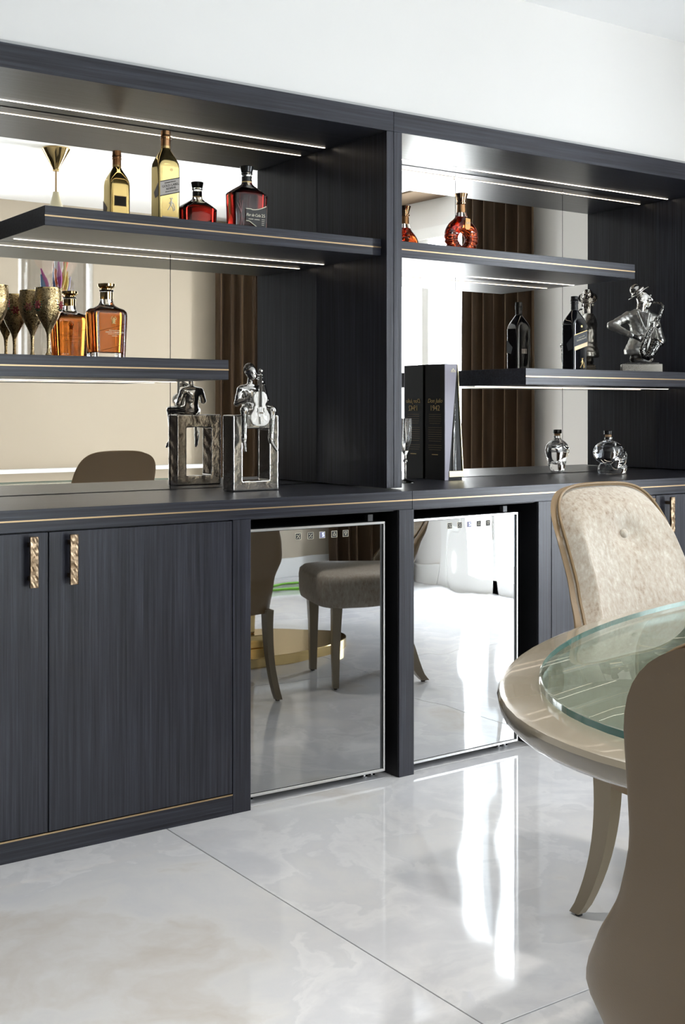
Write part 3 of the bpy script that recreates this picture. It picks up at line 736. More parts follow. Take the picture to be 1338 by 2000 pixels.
blk = square_bottle('black whisky bottle beside the saxophonist bust on the lower right shelf', (1.173, .354, ZL1), DARKBOT, BLACKCAP, .305, .040, .034, neckband=BLACKCAP)
slant_label(blk, .040, .034, .128, .027, .30, mat('charcoal_label', (.03, .033, .04), .4), GOLDP)
rt2 = (PI/2, -math.atan(.30), 0)
text('lettering', 'DOUBLE BLACK', .0078, CREAMP, blk, (.004, -.0356, .131), rt2)
text('lettering', 'JOHNNIE WALKER', .0042, CREAMP, blk, (.004, -.0356, .141), rt2)
prism_xz('gold_band', [(-.036, .083), (.037, .105), (.037, .121), (-.036, .099)], -.0358, -.0350, mat('champagne_foil', (.66, .50, .32), .4, .6), blk)
finish('crest', lathe([(0, .0055), (.0006, .0055)], 5), GOLDP, blk, (.006, -.0341, .183), FRONT)
walker(blk, .008, -.0346, .014, .034, GOLDP)
box_l('back_label', blk, -.015, .015, .0342, .0348, .085, .105, LABELG)

# square-shouldered amber decanter
def decanter():
    t = thing('whisky_decanter', 'amber glass decanter with a gold stopper beside the gold goblets', 'decanter', (-.86, .371, ZL1), math.radians(4))
    o = [(0, .052, .029, 7), (.003, .0545, .031, 7), (.138, .0615, .034, 6), (.150, .0605, .0335, 5), (.158, .054, .030, 4), (.163, .040, .024, 3), (.170, .026, .020, 2.4), (.178, .0215, .0195, 2), (.188, .0195, .0195, 2), (.212, .0195, .0195, 2), (.2125, .0215, .0215, 2), (.217, .0225, .0225, 2), (.2185, .019, .019, 2)]
    finish('glass_body', loft(o, 72), GLASS, t, smooth=.5)
    i = [(.022, .0455, .0235, 5), (.025, .0495, .0265, 6), (.136, .0575, .0305, 6), (.148, .0565, .030, 5), (.155, .048, .026, 4), (.1575, .040, .022, 3.4)]
    finish('whisky', loft(i, 72), AMBER, t, smooth=.5, label='amber whisky')
    finish('neck_foil', lathe([(.188, .0202), (.2105, .0202)], 32), GOLD, t, smooth=.5)
    finish('stopper', lathe([(.2185, .0165), (.222, .0165), (.2245, .0225), (.229, .0265), (.236, .0270), (.2368, .0255)], 36), GOLD, t, smooth=.5, label='gold stopper')
    text('lettering', 'PRIVATE COLLECTION', .0062, CREAMP, t, (.010, -.0345, .085), FRONT)
    text('lettering', 'JOHN WALKER & SONS', .0036, CREAMP, t, (.010, -.0345, .091), FRONT)
    text('lettering', 'BLENDED SCOTCH WHISKY', .0036, CREAMP, t, (.010, -.0345, .0795), FRONT)
    box_l('text_line', t, .001, .019, -.0347, -.0342, .0735, .0745, CREAMP)
    g = bmesh.new()
    for a, b, r in (((0, 0), (.0, .012), .0035), ((-.009, .010), (-.003, .004), .0018), ((.009, .010), (.003, .004), .0018), ((-.006, -.006), (.006, .002), .0018), ((.006, -.006), (-.006, .002), .0018), ((-.008, .012), (-.004, .016), .0015), ((.008, .012), (.004, .016), .0015), ((0, -.006), (0, 0), .0025)):
        g.from_mesh(rings_mesh(tube_rings([(.006+a[0], -.0346, .118+a[1]), (.006+b[0], -.0346, .118+b[1])], r, 8)))
    bm_obj('crest', g, GOLDP, t)
    for z0, s in ((.099, 0.), (.034, -.012)): finish('engraved_line', rings_mesh(tube_rings([(-.045+s, -.0337, z0-.012), (.052+s, -.0345, z0+.014)], .0006, 5)), mat('engraving', (.12, .04, .01), .4), t)
decanter()

# gabled rum bottles
def rum(label, loc, rz):
    t = thing('rum_bottle', label, 'bottle', loc, rz)
    o = [(0, .060, .027, 7), (.003, .0635, .029, 7), (.138, .068, .031, 7), (.142, .066, .030, 5), (.153, .050, .026, 4), (.164, .032, .021, 3), (.172, .020, .018, 2.2), (.180, .0165, .0165, 2), (.205, .0160, .0160, 2), (.2055, .0185, .0185, 2), (.210, .0190, .0190, 2), (.212, .0165, .0165, 2)]
    finish('glass_body', loft(o, 72), GLASS, t, smooth=.5)
    i = [(.009, .055, .0225, 6), (.012, .0585, .0245, 6), (.134, .0635, .0265, 6), (.140, .060, .025, 4.5), (.151, .044, .021, 4), (.158, .032, .017, 3)]
    finish('rum', loft(i, 72), RED, t, smooth=.5, label='dark red rum')
    finish('neck_foil', lathe([(.1805, .0170), (.1985, .0170)], 30), BLACKCAP, t, smooth=.5)
    finish('neck_ring', lathe([(.1790, .0172), (.1805, .0176), (.182, .0172)], 30), GOLDP, t, smooth=.5)
    finish('stopper', lathe([(.2125, .0165), (.2135, .0190), (.231, .0225), (.233, .0215)], 36), BLACKCAP, t, smooth=.5)
    # black label with a waved gold edge
    def wv(x, up): return (.086+ (.012*(x/.05)**2 if x > 0 else .002)) if up else (.048 - .030*max(0, (x+.01))/.05)
    xs_ = [-.022+.0775*k/16 for k in range(17)]
    poly = [(x, wv(x, False)) for x in xs_]+[(x, wv(x, True)) for x in reversed(xs_)]
    prism_xz('label', poly, -.0322, -.0316, DARKP, t)
    for up in (0, 1):
        finish('label_edge', rings_mesh(tube_rings([(x, -.0325, wv(x, up)) for x in xs_], .0014, 6)), CREAMP, t)
    text('lettering', 'Flor de Ca\u00f1a', .0135, CREAMP, t, (.006, -.0330, .068), FRONT, shear=.35, sx=.78)
    box_l('text_line', t, -.012, .006, -.0328, -.0322, .0540, .0556, CREAMP); box_l('text_line', t, .010, .030, -.0328, -.0322, .0536, .0552, CREAMP)
    text('lettering', '25', .0150, CREAMP, t, (.044, -.0330, .068), FRONT)
    for k in range(4): box_l('text_line', t, .038, .050-.001*k, -.0328, -.0322, .0555-.006*k, .0565-.006*k, CREAMP)
    rr = random.Random(3)
    g = bmesh.new()
    for k in range(7):
        a = rr.uniform(-.8, .8); x0 = -.038; z0 = .07
        g.from_mesh(rings_mesh(tube_rings([(x0, -.0319, z0), (x0+.012*math.sin(a), -.0319, z0+.024*math.cos(a)), (x0+.024*math.sin(a), -.0319, z0+.046*math.cos(a))], [.0006, .0005, .0002], 5)))
    for k in range(5):
        a = rr.uniform(-.6, .6); g.from_mesh(rings_mesh(tube_rings([(-.038, -.0319, .07), (-.038+.008*math.sin(a), -.0319, .045), (-.038+.022*math.sin(a), -.0319, .018)], [.0006, .0005, .0003], 5)))
    bm_obj('etched_plant', g, mat('etched_glass', (.35, .20, .20), .3), t)
    return t
rum('wide gabled bottle of red rum with a black label on the upper left shelf', (-.371, .345, ZU1), 0)

# ring-shaped cognac bottle
def cognac():
    t = thing('cognac_bottle', 'ring-shaped ribbed cognac bottle with a copper stopper', 'bottle', (.563, .345, ZU1), math.radians(-6))
    def f(X, Y, Z, sh=0.):
        ang = np.arctan2(Z-.074, X); rr = np.sqrt(X**2+(Z-.074)**2)
        R0 = .046; rb = .0255+.0022*np.cos(ang*22)*np.clip((.10-Z)/.04, 0, 1)
        tor = np.sqrt(((rr-R0)*.94)**2+(Y*1.15)**2)-rb
        sho = cone(X, Y*1.3, Z, (0, 0, .112), (0, 0, .150), .040, .019)
        nk = cone(X, Y, Z, (0, 0, .145), (0, 0, .190), .0165, .0150)
        d = union(.018, tor, sho, nk)
        hole = np.sqrt((X/.68)**2+((Z-.070))**2)-.030
        d = np.maximum(d, -hole) if False else -smin(-d, hole, .010)
        d = np.maximum(d, -Z+.001); d = np.maximum(d, Z-.186)
        return d+sh
    finish('glass_body', surf(f, (-.082, -.04, -.004), (.082, .04, .190), .0021), GLASS, t, smooth=3.1)
    finish('cognac', surf(lambda X, Y, Z: np.maximum(f(X, Y, Z, .0035), Z-.150), (-.082, -.04, -.004), (.082, .04, .16), .0024), COGN, t, smooth=3.1, label='amber red cognac')
    finish('neck_foil', lathe([(.166, .0172), (.196, .0162)], 30), COPPER, t, smooth=.5)
    finish('stopper', lathe([(.1965, .0165), (.198, .0195), (.203, .0205), (.2045, .0165), (.2075, .0165), (.226, .0215), (.237, .0250), (.2385, .0235)], 36), mat('rose_gold', (.55, .34, .20), .12, 1.), t, smooth=.4)
    prism_xz('label', [(-.006, .106), (.0, .100), (.012, .100), (.018, .106), (.018, .140), (-.002, .143)], -.0335, -.0315, mat('copper_label', (.62, .36, .14), .3, .8), t)
    text('lettering', 'XO', .012, CREAMP, t, (.008, -.0345, .124), FRONT)
cognac()

# engraved gold goblets: each is bowl, stem and foot
def goblet(label, loc, rz=0.):
    t = thing('goblet', label, 'goblet', loc, rz, 'engraved gold goblets on the lower left shelf')
    bowl = [(.072, .0065), (.085, .0105), (.102, .0195), (.122, .0300), (.142, .0372), (.162, .0405), (.182, .0408), (.198, .0392), (.208, .0382)]
    inn = [(.207, .0368), (.182, .0392), (.155, .0385), (.125, .0295), (.102, .0175), (.092, .006)]
    finish('bowl', lathe(bowl+inn, 44), GOBLET, t, smooth=.8)
    finish('rim', lathe([(.2060, .0390), (.2095, .0386), (.2097, .0372), (.2065, .0366)], 44), GOLD, t, smooth=.8)
    finish('stem', lathe([(.010, .010), (.020, .0058), (.045, .0048), (.073, .0066)], 24), GOBLET, t, smooth=.8)
    finish('foot', lathe([(0, .030), (.0015, .0310), (.004, .029), (.0075, .018), (.0105, .0098)], 36), GOBLET, t, smooth=.8)
    for a in (-1.15, .9, 2.9):
        g = bmesh.new()
        for k in range(6):
            b = k*PI/3
            g.from_mesh(loft([(-.0008, .0062, .0036, 2), (.0008, .0055, .003, 2)], 10)) if False else None
            q = (.0075*math.cos(b), .0075*math.sin(b))
            m4 = Matrix.Rotation(a, 4, 'Z') @ Matrix.Translation((0, -.0402, .158)) @ Matrix.Rotation(PI/2, 4, 'X') @ Matrix.Translation((q[0], q[1], 0)) @ Matrix.Rotation(b, 4, 'Z')
            me = loft([(-.002, .0066, .0034, 2), (.0016, .0058, .0026, 2)], 10); me.transform(m4); g.from_mesh(me)
        bm_obj('enamel_flower', g, ENAMEL, t)
        g = bmesh.new()
        for k in range(14):
            b = k*2*PI/14; me = loft([(-.002, .0016, .0016, 3), (.0016, .0013, .0013, 3)], 6)
            me.transform(Matrix.Rotation(a, 4, 'Z') @ Matrix.Translation((0, -.0400, .158)) @ Matrix.Rotation(PI/2, 4, 'X') @ Matrix.Translation((.0175*math.cos(b), .0175*math.sin(b), -.0015))); g.from_mesh(me)
        bm_obj('enamel_dots', g, GREEN_ENAMEL, t)
    return t
goblet('engraved gold goblet, the rightmost and nearest of the three, beside the amber decanter', (-1.062, .335, ZL1), -.15)
goblet('engraved gold goblet partly hidden behind the rightmost goblet', (-1.072, .440, ZL1), .5)
goblet('engraved gold goblet cut by the left edge, left of the other two', (-1.222, .345, ZL1), .35)

# tall tapered presentation box with a slim bottle in its open front
def gift_box():
    x0, y0, zb, h = .5225, .392, ZW, .44
    t = thing('presentation_box', 'tall black tapered bottle box with a lilac grey front flap', 'box', (x0, y0, zb))
    D = .118
    prism_xz('carton', [(0, 0), (.088, 0), (.086, .03), (.060, h), (0, h)], .004, D, CARD, t)
    prism_xz('front_flap', [(0, 0), (.017, 0), (.060, h), (0, h)], .0, .0038, LILAC, t, label='lilac grey flap')
    box_l('gold_base', t, .019, .090, -.004, .0039, .012, .034, mat('pale_gold_card', (.70, .60, .38), .35, .5))
    prism_xz('gold_edge', [(.0885, .03), (.0915, .03), (.0640, h), (.0610, h)], -.001, .010, mat('pale_gold_edge', (.75, .66, .42), .3, .6), t)
    g = bmesh.new()
    g.from_mesh(rings_mesh(tube_rings([(.028, -.0005, .41), (.052, -.0005, .41)], .0018, 6)))
    for x, z, r in ((.036, .416, .003), (.040, .421, .004), (.044, .416, .003), (.032, .415, .0022), (.049, .415, .0022)): g.from_mesh(loft([(z-.003, r, .001, 2), (z+.003, r*.7, .001, 2)], 8, x, -.0006))
    bm_obj('emblem', g, CREAMP, t)
    b = finish('slim_bottle', loft([(.036, .009, .0035, 3), (.10, .0085, .0035, 3), (.20, .0045, .003, 2), (.29, .0025, .002, 2)], 20, .050, 0), GLASS, t, smooth=.6)
    sd = (PI/2, 0, -PI/2)
    for y, m_ in ((D*.50, FAINT),):
        text('lettering', 'Don Julio', .023, GOLDP, t, (-.0006, y, .300), sd, shear=.3)
        text('lettering', '1942', .030, GOLDP, t, (-.0006, y, .272), sd)
    z = .248
    for blk_, n_ in ((5, .072), (7, .08), (3, .08)):
        for k in range(blk_):
            w_ = n_*(1-.12*(k == blk_-1)); box_l('text_line', t, -.0008, -.0002, D*.5-w_/2, D*.5+w_/2, z, z+.0014, mat('dim_foil', (.25, .18, .10), .4, .5) if not bpy.data.materials.get('dim_foil') else bpy.data.materials['dim_foil']); z -= .0085
        z -= .008
    box_l('text_line', t, -.0008, -.0002, D*.5-.018, D*.5+.018, .094, .097, GOLDP)
gift_box()

# crystal flute beside the upright
def flute():
    t = thing('crystal_flute', 'tall cut crystal flute half hidden behind the middle upright', 'glass', (.315, .37, ZW))
    finish('foot', lathe([(0, .034), (.0015, .035), (.004, .028), (.010, .008), (.014, .0045)], 36), GLASS, t, smooth=.6)
    finish('stem', lathe([(.0142, .0042), (.05, .0035), (.072, .0038), (.080, .0095), (.088, .0038), (.100, .0042)], 20), GLASS, t, smooth=.6)
    n = 40
    rr = [[((r+(.0011*math.cos(8*(2*PI*j/n)+z*150)))*math.cos(2*PI*j/n), (r+(.0011*math.cos(8*(2*PI*j/n)+z*150)))*math.sin(2*PI*j/n), z) for j in range(n)] for z, r in ((.1002, .005), (.115, .013), (.135, .0185), (.165, .0215), (.20, .0225), (.235, .0225))]
    rr += [[(r*math.cos(2*PI*j/n), r*math.sin(2*PI*j/n), z) for j in range(n)] for z, r in ((.235, .0208), (.20, .0205), (.165, .0192), (.135, .016), (.118, .008))]
    finish('bowl', rings_mesh(rr), GLASS, t, smooth=.6)
flute()

# glass skull bottle
def skull():
    t = thing('skull_bottle', 'clear glass skull-shaped bottle with a cork, on the right worktop', 'bottle', (1.395, .36, ZW), math.radians(38))
    # local: face towards -y
    def f(X, Y, Z):
        cr = ell(X, Y, Z, (0, .010, .088), (.052, .064, .052))
        face = ell(X, Y, Z, (0, -.024, .066), (.041, .040, .054))
        jaw = cone(np.abs(X), Y, Z, (.022, .000, .034), (.013, -.046, .022), .019, .016)
        base = np.maximum(cone(X, Y, Z, (0, .022, .018), (0, -.030, .018), .033, .031), Z-.05)
        chin = ell(X, Y, Z, (0, -.048, .018), (.020, .014, .016))
        d = union(.012, cr, face, jaw, chin); d = smin(d, base, .006)
        brow = cone(np.abs(X), Y, Z, (.006, -.058, .079), (.030, -.046, .083), .007, .006); d = smin(d, brow, .006)
        chk = ell(np.abs(X), Y, Z, (.031, -.040, .052), (.012, .014, .008)); d = smin(d, chk, .005)
        eye = ell(np.abs(X), Y, Z, (.0165, -.062, .068), (.0125, .016, .011)); d = -smin(-d, eye, .004)
        nose = ell(X, Y, Z, (0, -.066, .048), (.007, .012, .011)); d = -smin(-d, nose, .003)
        tem = ell(np.abs(X), Y, Z, (.056, -.022, .066), (.013, .02, .018)); d = -smin(-d, tem, .006)
        th = np.maximum(np.abs(X)-.019, np.abs(Z-.030)-.009)
        teeth = .0022*np.cos(X*900)*(np.abs(Z-.030) < .010)*(Y < -.04)*(np.abs(X) < .020)
        mouth = cone(np.abs(X), Y, Z, (0, -.064, .0305), (.02, -.054, .0305), .0022, .002)
        d = d + teeth; d = np.maximum(d, -mouth)
        nk = cone(X, Y, Z, (0, .012, .130), (0, .012, .158), .0165, .0155); d = smin(d, nk, .006)
        d = np.maximum(d, Z-.153); return np.maximum(d, -Z+.0005)
    finish('glass_body', surf(f, (-.062, -.082, -.004), (.062, .082, .160), .0022), GLASS, t, smooth=3.1)
    def inner(X, Y, Z):
        d = union(.01, ell(X, Y, Z, (0, .010, .086), (.044, .055, .045)), ell(X, Y, Z, (0, -.020, .055), (.026, .025, .036)))
        return np.maximum(d, Z-.112)
    finish('spirit', surf(inner, (-.05, -.06, .005), (.05, .075, .125), .003), mat('clear_spirit', (.97, .98, 1), 0., Transmission_Weight=1., IOR=1.2), t, smooth=3.1)
    finish('cork', lathe([(.1535, .0135), (.163, .0135)], 24, 0, .012), mat('cork', (.42, .27, .15), .8), t, smooth=.6)
    finish('stopper', lathe([(.1632, .0175), (.165, .0190), (.178, .0190), (.180, .0175)], 32, 0, .012), BLACKCAP, t, smooth=.5)
skull()

# hands as separate tapering fingers that leave a palm
def hand_prims(X, Y, Z, wrist, palm, dirs, r):
    d = cone(X, Y, Z, wrist, palm, r*1.15, r*1.35)
    for a, b, c in dirs: d = smin(d, np.minimum(cone(X, Y, Z, a, b, r*.52, r*.46), cone(X, Y, Z, b, c, r*.46, r*.38)), r*.25)
    return d

# seated cellist on an open block
def cellist():
    t = thing('cellist_sculpture', 'silver cellist sculpture seated on an open rectangular block', 'sculpture', (-.369, .322, ZW))
    bh = .250; outer = [(-.088, 0), (.088, 0), (.088, bh), (-.088, bh)]
    bm = bmesh.new()
    add_box(bm, -.088, -.050, -.035, .035, 0, bh); add_box(bm, .050, .088, -.035, .035, 0, bh); add_box(bm, -.050, .050, -.035, .035, 0, .034); add_box(bm, -.050, .050, -.035, .035, bh-.046, bh)
    bmesh.ops.remove_doubles(bm, verts=bm.verts, dist=.0001)
    bm.free()
    def fb(X, Y, Z):
        def rb(x, y, z, c, h_, r): 
            qx, qy, qz = np.abs(x-c[0])-h_[0]+r, np.abs(y-c[1])-h_[1]+r, np.abs(z-c[2])-h_[2]+r
            return np.sqrt(np.maximum(qx, 0)**2+np.maximum(qy, 0)**2+np.maximum(qz, 0)**2)+np.minimum(np.maximum(qx, np.maximum(qy, qz)), 0)-r
        o = rb(X, Y, Z, (0, 0, bh/2), (.088, .035, bh/2), .004); i = rb(X, Y, Z, (0, 0, .119), (.050, .06, .085), .004)
        return -smin(-o, i, .003) + .0004*np.sin(X*90+Z*60)*np.sin(Z*70+Y*100)
    finish('open_block', surf(fb, (-.094, -.041, -.006), (.094, .041, bh+.006), .0028), SILVER, t, smooth=.8)
    cx = -.010
    def fig(X, Y, Z):
        hip = ell(X, Y, Z, (cx, -.012, .268), (.030, .024, .022))
        tor = cone(X, Y*1.25, Z, (cx, -.012, .272), (cx+.001, -.008, .322), .0225, .0285)
        sh = cone(X, Y, Z, (cx-.026, -.006, .334), (cx+.028, -.006, .334), .0135, .0135)
        nk = cone(X, Y, Z, (cx, -.008, .340), (cx+.001, -.012, .366), .0095, .0085)
        coll = cone(X, Y, Z, (cx-.010, -.016, .348), (cx+.010, -.016, .348), .0045, .0045)
        d = union(.012, hip, tor, sh); d = smin(d, union(.004, nk, coll), .005)
        hd = ell(X, Y, Z, (cx, -.014, .393), (.0165, .0195, .0235)); fc = ell(X, Y, Z, (cx+.004, -.025, .386), (.0125, .0115, .019))
        jaw = ell(X, Y, Z, (cx+.005, -.026, .374), (.008, .009, .008)); d = smin(d, union(.005, hd, fc, jaw), .005)
        nose = cone(X, Y, Z, (cx+.007, -.0355, .391), (cx+.008, -.0395, .384), .0016, .0026); d = smin(d, nose, .002)
        for s in (-1, 1):
            e = ell(X, Y, Z, (cx+.0065+s*.0058, -.0375, .3915), (.0030, .0030, .0022)); d = -smin(-d, e, .0012)
            ear = ell(X, Y, Z, (cx+s*.0168, -.013, .390), (.0030, .0045, .0060)); d = smin(d, ear, .002)
        mo = cone(X, Y, Z, (cx+.003, -.0375, .3785), (cx+.011, -.0370, .3785), .0011, .0011); d = np.maximum(d, -mo)
        # arms
        ua = cone(X, Y, Z, (cx-.033, -.006, .332), (cx-.048, -.010, .288), .0120, .0100); fa = cone(X, Y, Z, (cx-.048, -.010, .288), (cx-.036, -.050, .298), .0100, .0072)
        hr = hand_prims(X, Y, Z, (cx-.036, -.050, .298), (cx-.026, -.062, .299), [((cx-.024, -.064, .301-.0034*k), (cx-.013, -.070, .299-.0036*k), (cx-.006+.0008*k, -.071, .296-.0036*k)) for k in range(4)]+[((cx-.027, -.060, .304), (cx-.018, -.064, .309), (cx-.012, -.066, .308))], .0058)
        ul = cone(X, Y, Z, (cx+.036, -.006, .332), (cx+.056, -.022, .298), .0125, .0100); fl = cone(X, Y, Z, (cx+.056, -.022, .298), (cx+.022, -.060, .350), .0098, .0070)
        hl = hand_prims(X, Y, Z, (cx+.022, -.060, .350), (cx+.010, -.068, .358), [((cx+.008, -.072, .362-.0038*k), (cx-.001, -.078, .363-.004*k), (cx-.009, -.076, .361-.004*k)) for k in range(4)]+[((cx+.008, -.064, .362), (cx, -.062, .366), (cx-.008, -.064, .367))], .0055)
        d = smin(d, union(.005, ua, fa), .006); d = smin(d, hr, .003); d = smin(d, union(.005, ul, fl), .006); d = smin(d, hl, .003)
        for s in (-1, 1):
            kx = cx+s*.053; tz = .268
            th = cone(X, Y, Z, (cx+s*.015, -.018, .266), (kx, -.066, .266), .0175, .0130); shn = cone(X, Y, Z, (kx, -.066, .264), (kx-s*.002, -.060, .168), .0120, .0075)
            ft = cone(X, Y, Z, (kx-s*.002, -.060, .164), (kx+s*.004, -.076, .142), .0078, .0058); toe = cone(X, Y, Z, (kx+s*.004, -.076, .142), (kx+s*.006, -.083, .134), .006, .0042)
            hem = cone(X, Y, Z, (kx-s*.002, -.060, .180), (kx-s*.002, -.060, .174), .0096, .0098)
            d = smin(d, union(.006, th, shn), .008); d = smin(d, union(.003, ft, toe), .003); d = smin(d, hem, .003)
        return d + .0005*np.sin(Z*160+X*120)*((Z < .34) & (Z > .27))
    finish('seated_figure', surf(fig, (-.105, -.096, .102), (.062, .024, .424), .0021), SILVER, t, smooth=3.1)
    def hair(X, Y, Z):
        d = ell(X, Y, Z, (cx-.001, -.009, .399), (.0185, .0205, .0215)); d = np.maximum(d, -(Y*-.55+Z-.3835-.0195*1.0) if False else -(Z-.392+(Y+.012)*.75))
        return d + .0009*np.sin(X*700)*np.cos(Y*350)
    finish('hair', surf(hair, (cx-.024, -.036, .37), (cx+.024, .018, .425), .0018), SILVER_DARK, t, smooth=3.1)
    # cello
    half = [(0, .206), (.013, .207), (.024, .214), (.0295, .228), (.0285, .242), (.0215, .256), (.0185, .262), (.0195, .266), (.0150, .272), (.0165, .280), (.0200, .284), (.0215, .296), (.0185, .308), (.011, .316), (0, .318)]
    o = [(x, z) for x, z in half]+[(-x, z) for x, z in reversed(half[1:-1])]
    ce = prism_xz('cello', [(x*1.22-.030, z+.011) for x, z in o], -.090, -.078, SILVER_SOFT, t, label='bright silver cello', bev=.0012)
    prism_xz('fingerboard', [(-.0335, .278), (-.0265, .278), (-.0282, .382), (-.0318, .382)], -.0945, -.091, SILVER_DARK, ce)
    box_l('neck', ce, -.0325, -.0275, -.0905, -.084, .316, .384, SILVER_SOFT)
    finish('scroll', surf(lambda X, Y, Z: union(.002, cone(X, Y, Z, (-.030, -.088, .384), (-.030, -.090, .390), .004, .004), ell(X, Y, Z, (-.030, -.092, .395), (.0072, .0075, .0075))), (-.040, -.102, .378), (-.020, -.078, .405), .0012), SILVER, ce, smooth=3.1)
    for s, z in ((-1, .382), (1, .382), (-1, .374), (1, .374)): finish('peg', rings_mesh(tube_rings([(-.030, -.089, z), (-.030+s*.009, -.089, z)], [.0012, .0024], 8)), SILVER, ce, smooth=3.1)
    prism_xz('bridge', [(-.039, .257), (-.021, .257), (-.024, .262), (-.036, .262)], -.0945, -.0905, SILVER, ce)
    prism_xz('tailpiece', [(-.0315, .223), (-.0285, .223), (-.0255, .247), (-.0345, .247)], -.0945, -.091, SILVER_SOFT, ce)
    for s in (-1, 1): finish('sound_hole', rings_mesh(tube_rings([(-.030+s*.013, -.0905, .261), (-.030+s*.011, -.0905, .268), (-.030+s*.0125, -.0905, .275)], .0010, 6)), SILVER_DARK, ce)
    g = bmesh.new()
    for k in range(4): g.from_mesh(rings_mesh(tube_rings([(-.0318+.0012*k, -.0955, .247), (-.0318+.0012*k, -.0955, .382)], .00025, 4)))
    bm_obj('strings', g, CHROME, ce)
    finish('endpin', lathe([(.188, .0010), (.2165, .0018)], 8, -.030, -.084), CHROME, ce)
    for o_ in (ce,): o_.location.x += .013; o_.location.z -= .003
cellist()

# saxophonist bust
def saxophonist():
    t = thing('saxophonist_bust', 'silver bust of a saxophonist in a hat and jacket, on a block', 'sculpture', (1.584, .363, ZL1), math.radians(-42))
    bm = bmesh.new(); add_box(bm, -.084, .084, -.036, .036, 0, .040, .0015); bm_obj('plinth', bm, mat('warm_polished_plinth', (.62, .57, .49), .22, 1.), t)
    bm = bmesh.new(); add_box(bm, -.066, .072, -.030, .030, .0402, .0465, .002); bm_obj('plinth_cap', bm, SILVER_DARK, t)
    finish('waist', loft([(.0465, .046, .022, 3), (.062, .052, .026, 3), (.085, .045, .022, 3)], 32, .002), SILVER_DARK, t, smooth=.6)
    def body(X, Y, Z):
        tor = cone(X, Y*1.35, Z, (.003, .002, .150), (.002, .004, .222), .047, .052)
        sh = union(.012, cone(X, Y, Z, (-.050, .004, .243), (.046, .004, .234), .0225, .0215), cone(X, Y, Z, (-.016, .006, .262), (.018, .006, .258), .018, .017))
        skirt = cone(X, Y*1.35, Z, (-.003, 0, .095), (.003, .002, .150), .069, .049)
        skirt = np.maximum(skirt, .080-Z)
        d = union(.022, tor, sh); d = smin(d, skirt, .012)
        d = -smin(-d, cone(X, Y, Z, (.018, -.075, .08), (.010, -.075, .13), .03, .004), .004)
        # lapels
        lp = np.minimum(cone(X, Y, Z, (-.020, -.030, .262), (.014, -.046, .178), .0050, .0050), cone(X, Y, Z, (.030, -.026, .255), (.014, -.046, .178), .0050, .0050)); d = smin(d, lp, .005)
        ua = cone(X, Y, Z, (-.058, .002, .240), (-.128, -.010, .204), .0225, .0170); fa = cone(X, Y, Z, (-.126, -.012, .204), (-.048, -.058, .160), .0175, .0115)
        cuff = cone(X, Y, Z, (-.052, -.056, .163), (-.046, -.059, .159), .0135, .0135)
        ul = cone(X, Y, Z, (.054, .002, .230), (.080, -.014, .140), .0210, .0165); fl = cone(X, Y, Z, (.080, -.014, .140), (.062, -.058, .190), .0160, .0110)
        d = smin(d, union(.008, ua, fa), .010); d = np.minimum(d, cuff); d = smin(d, union(.008, ul, fl), .010)
        return d + .0010*np.sin(X*120+Z*260)*np.sin(Z*90-X*160)
    finish('jacket', surf(body, (-.155, -.088, .074), (.112, .052, .275), .0030), SILVER_SOFT, t, smooth=3.1)
    def skin_(X, Y, Z):
        nk = cone(X, Y, Z, (-.002, 0, .248), (.006, -.002, .306), .0235, .0215)
        hd = ell(X, Y, Z, (.006, 0, .322), (.028, .0235, .031)); fc = ell(X, Y, Z, (.019, -.003, .309), (.0225, .0195, .028), -.12)
        chin = ell(X, Y, Z, (.029, -.004, .2905), (.0115, .012, .0095)); lips = ell(X, Y, Z, (.0385, -.004, .2985), (.006, .008, .0048))
        nose = cone(X, Y, Z, (.036, -.004, .326), (.0445, -.005, .3125), .0036, .0050); brow = cone(X, Y, Z, (.036, -.016, .331), (.036, .010, .331), .0042, .0042)
        d = union(.006, nk, hd, fc, chin); d = smin(d, union(.003, lips, nose, brow), .004)
        for s in (-1, 1):
            d = -smin(-d, ell(X, Y, Z, (.0395, -.004+s*.0105, .3235), (.006, .0048, .0038)), .002)
            d = smin(d, ell(X, Y, Z, (.0350, -.004+s*.0105, .3232), (.0035, .0035, .0032)), .001)
            d = smin(d, ell(X, Y, Z, (.030, -.004+s*.0165, .3100), (.008, .005, .008)), .004)
            d = smin(d, ell(X, Y, Z, (-.001, s*.0245, .3130), (.0060, .0035, .0095)), .002)
            d = -smin(-d, ell(X, Y, Z, (.001, s*.0275, .3140), (.0028, .002, .0050)), .0015)
        d = np.maximum(d, -cone(X, Y, Z, (.0455, -.012, .2975), (.0455, .004, .2975), .0012, .0012))
        hr = hand_prims(X, Y, Z, (-.044, -.060, .158), (-.018, -.070, .146), [((-.014, -.074, .150-.0052*k), (.002, -.082, .143-.0054*k), (.008, -.078, .133-.0052*k)) for k in range(4)]+[((-.022, -.070, .153), (-.008, -.082, .160), (.004, -.084, .158))], .0085)
        hl = hand_prims(X, Y, Z, (.061, -.060, .192), (.052, -.074, .203), [((.050, -.080, .214-.0060*k), (.040, -.092, .212-.0062*k), (.028, -.092, .208-.0062*k)) for k in range(4)]+[((.050, -.072, .212), (.038, -.070, .216), (.028, -.074, .212))], .0085)
        return np.minimum(d, np.minimum(hr, hl))
    finish('head_and_hands', surf(skin_, (-.055, -.106, .108), (.076, .034, .356), .0020), SILVER, t, smooth=3.1)
    finish('shirt_collar', surf(lambda X, Y, Z: np.minimum(cone(X, Y, Z, (-.012, -.020, .268), (.010, -.032, .248), .0055, .004), cone(X, Y, Z, (.022, -.020, .266), (.010, -.032, .248), .0055, .004)), (-.022, -.042, .238), (.032, -.010, .278), .0022), SILVER_SOFT, t, smooth=3.1)
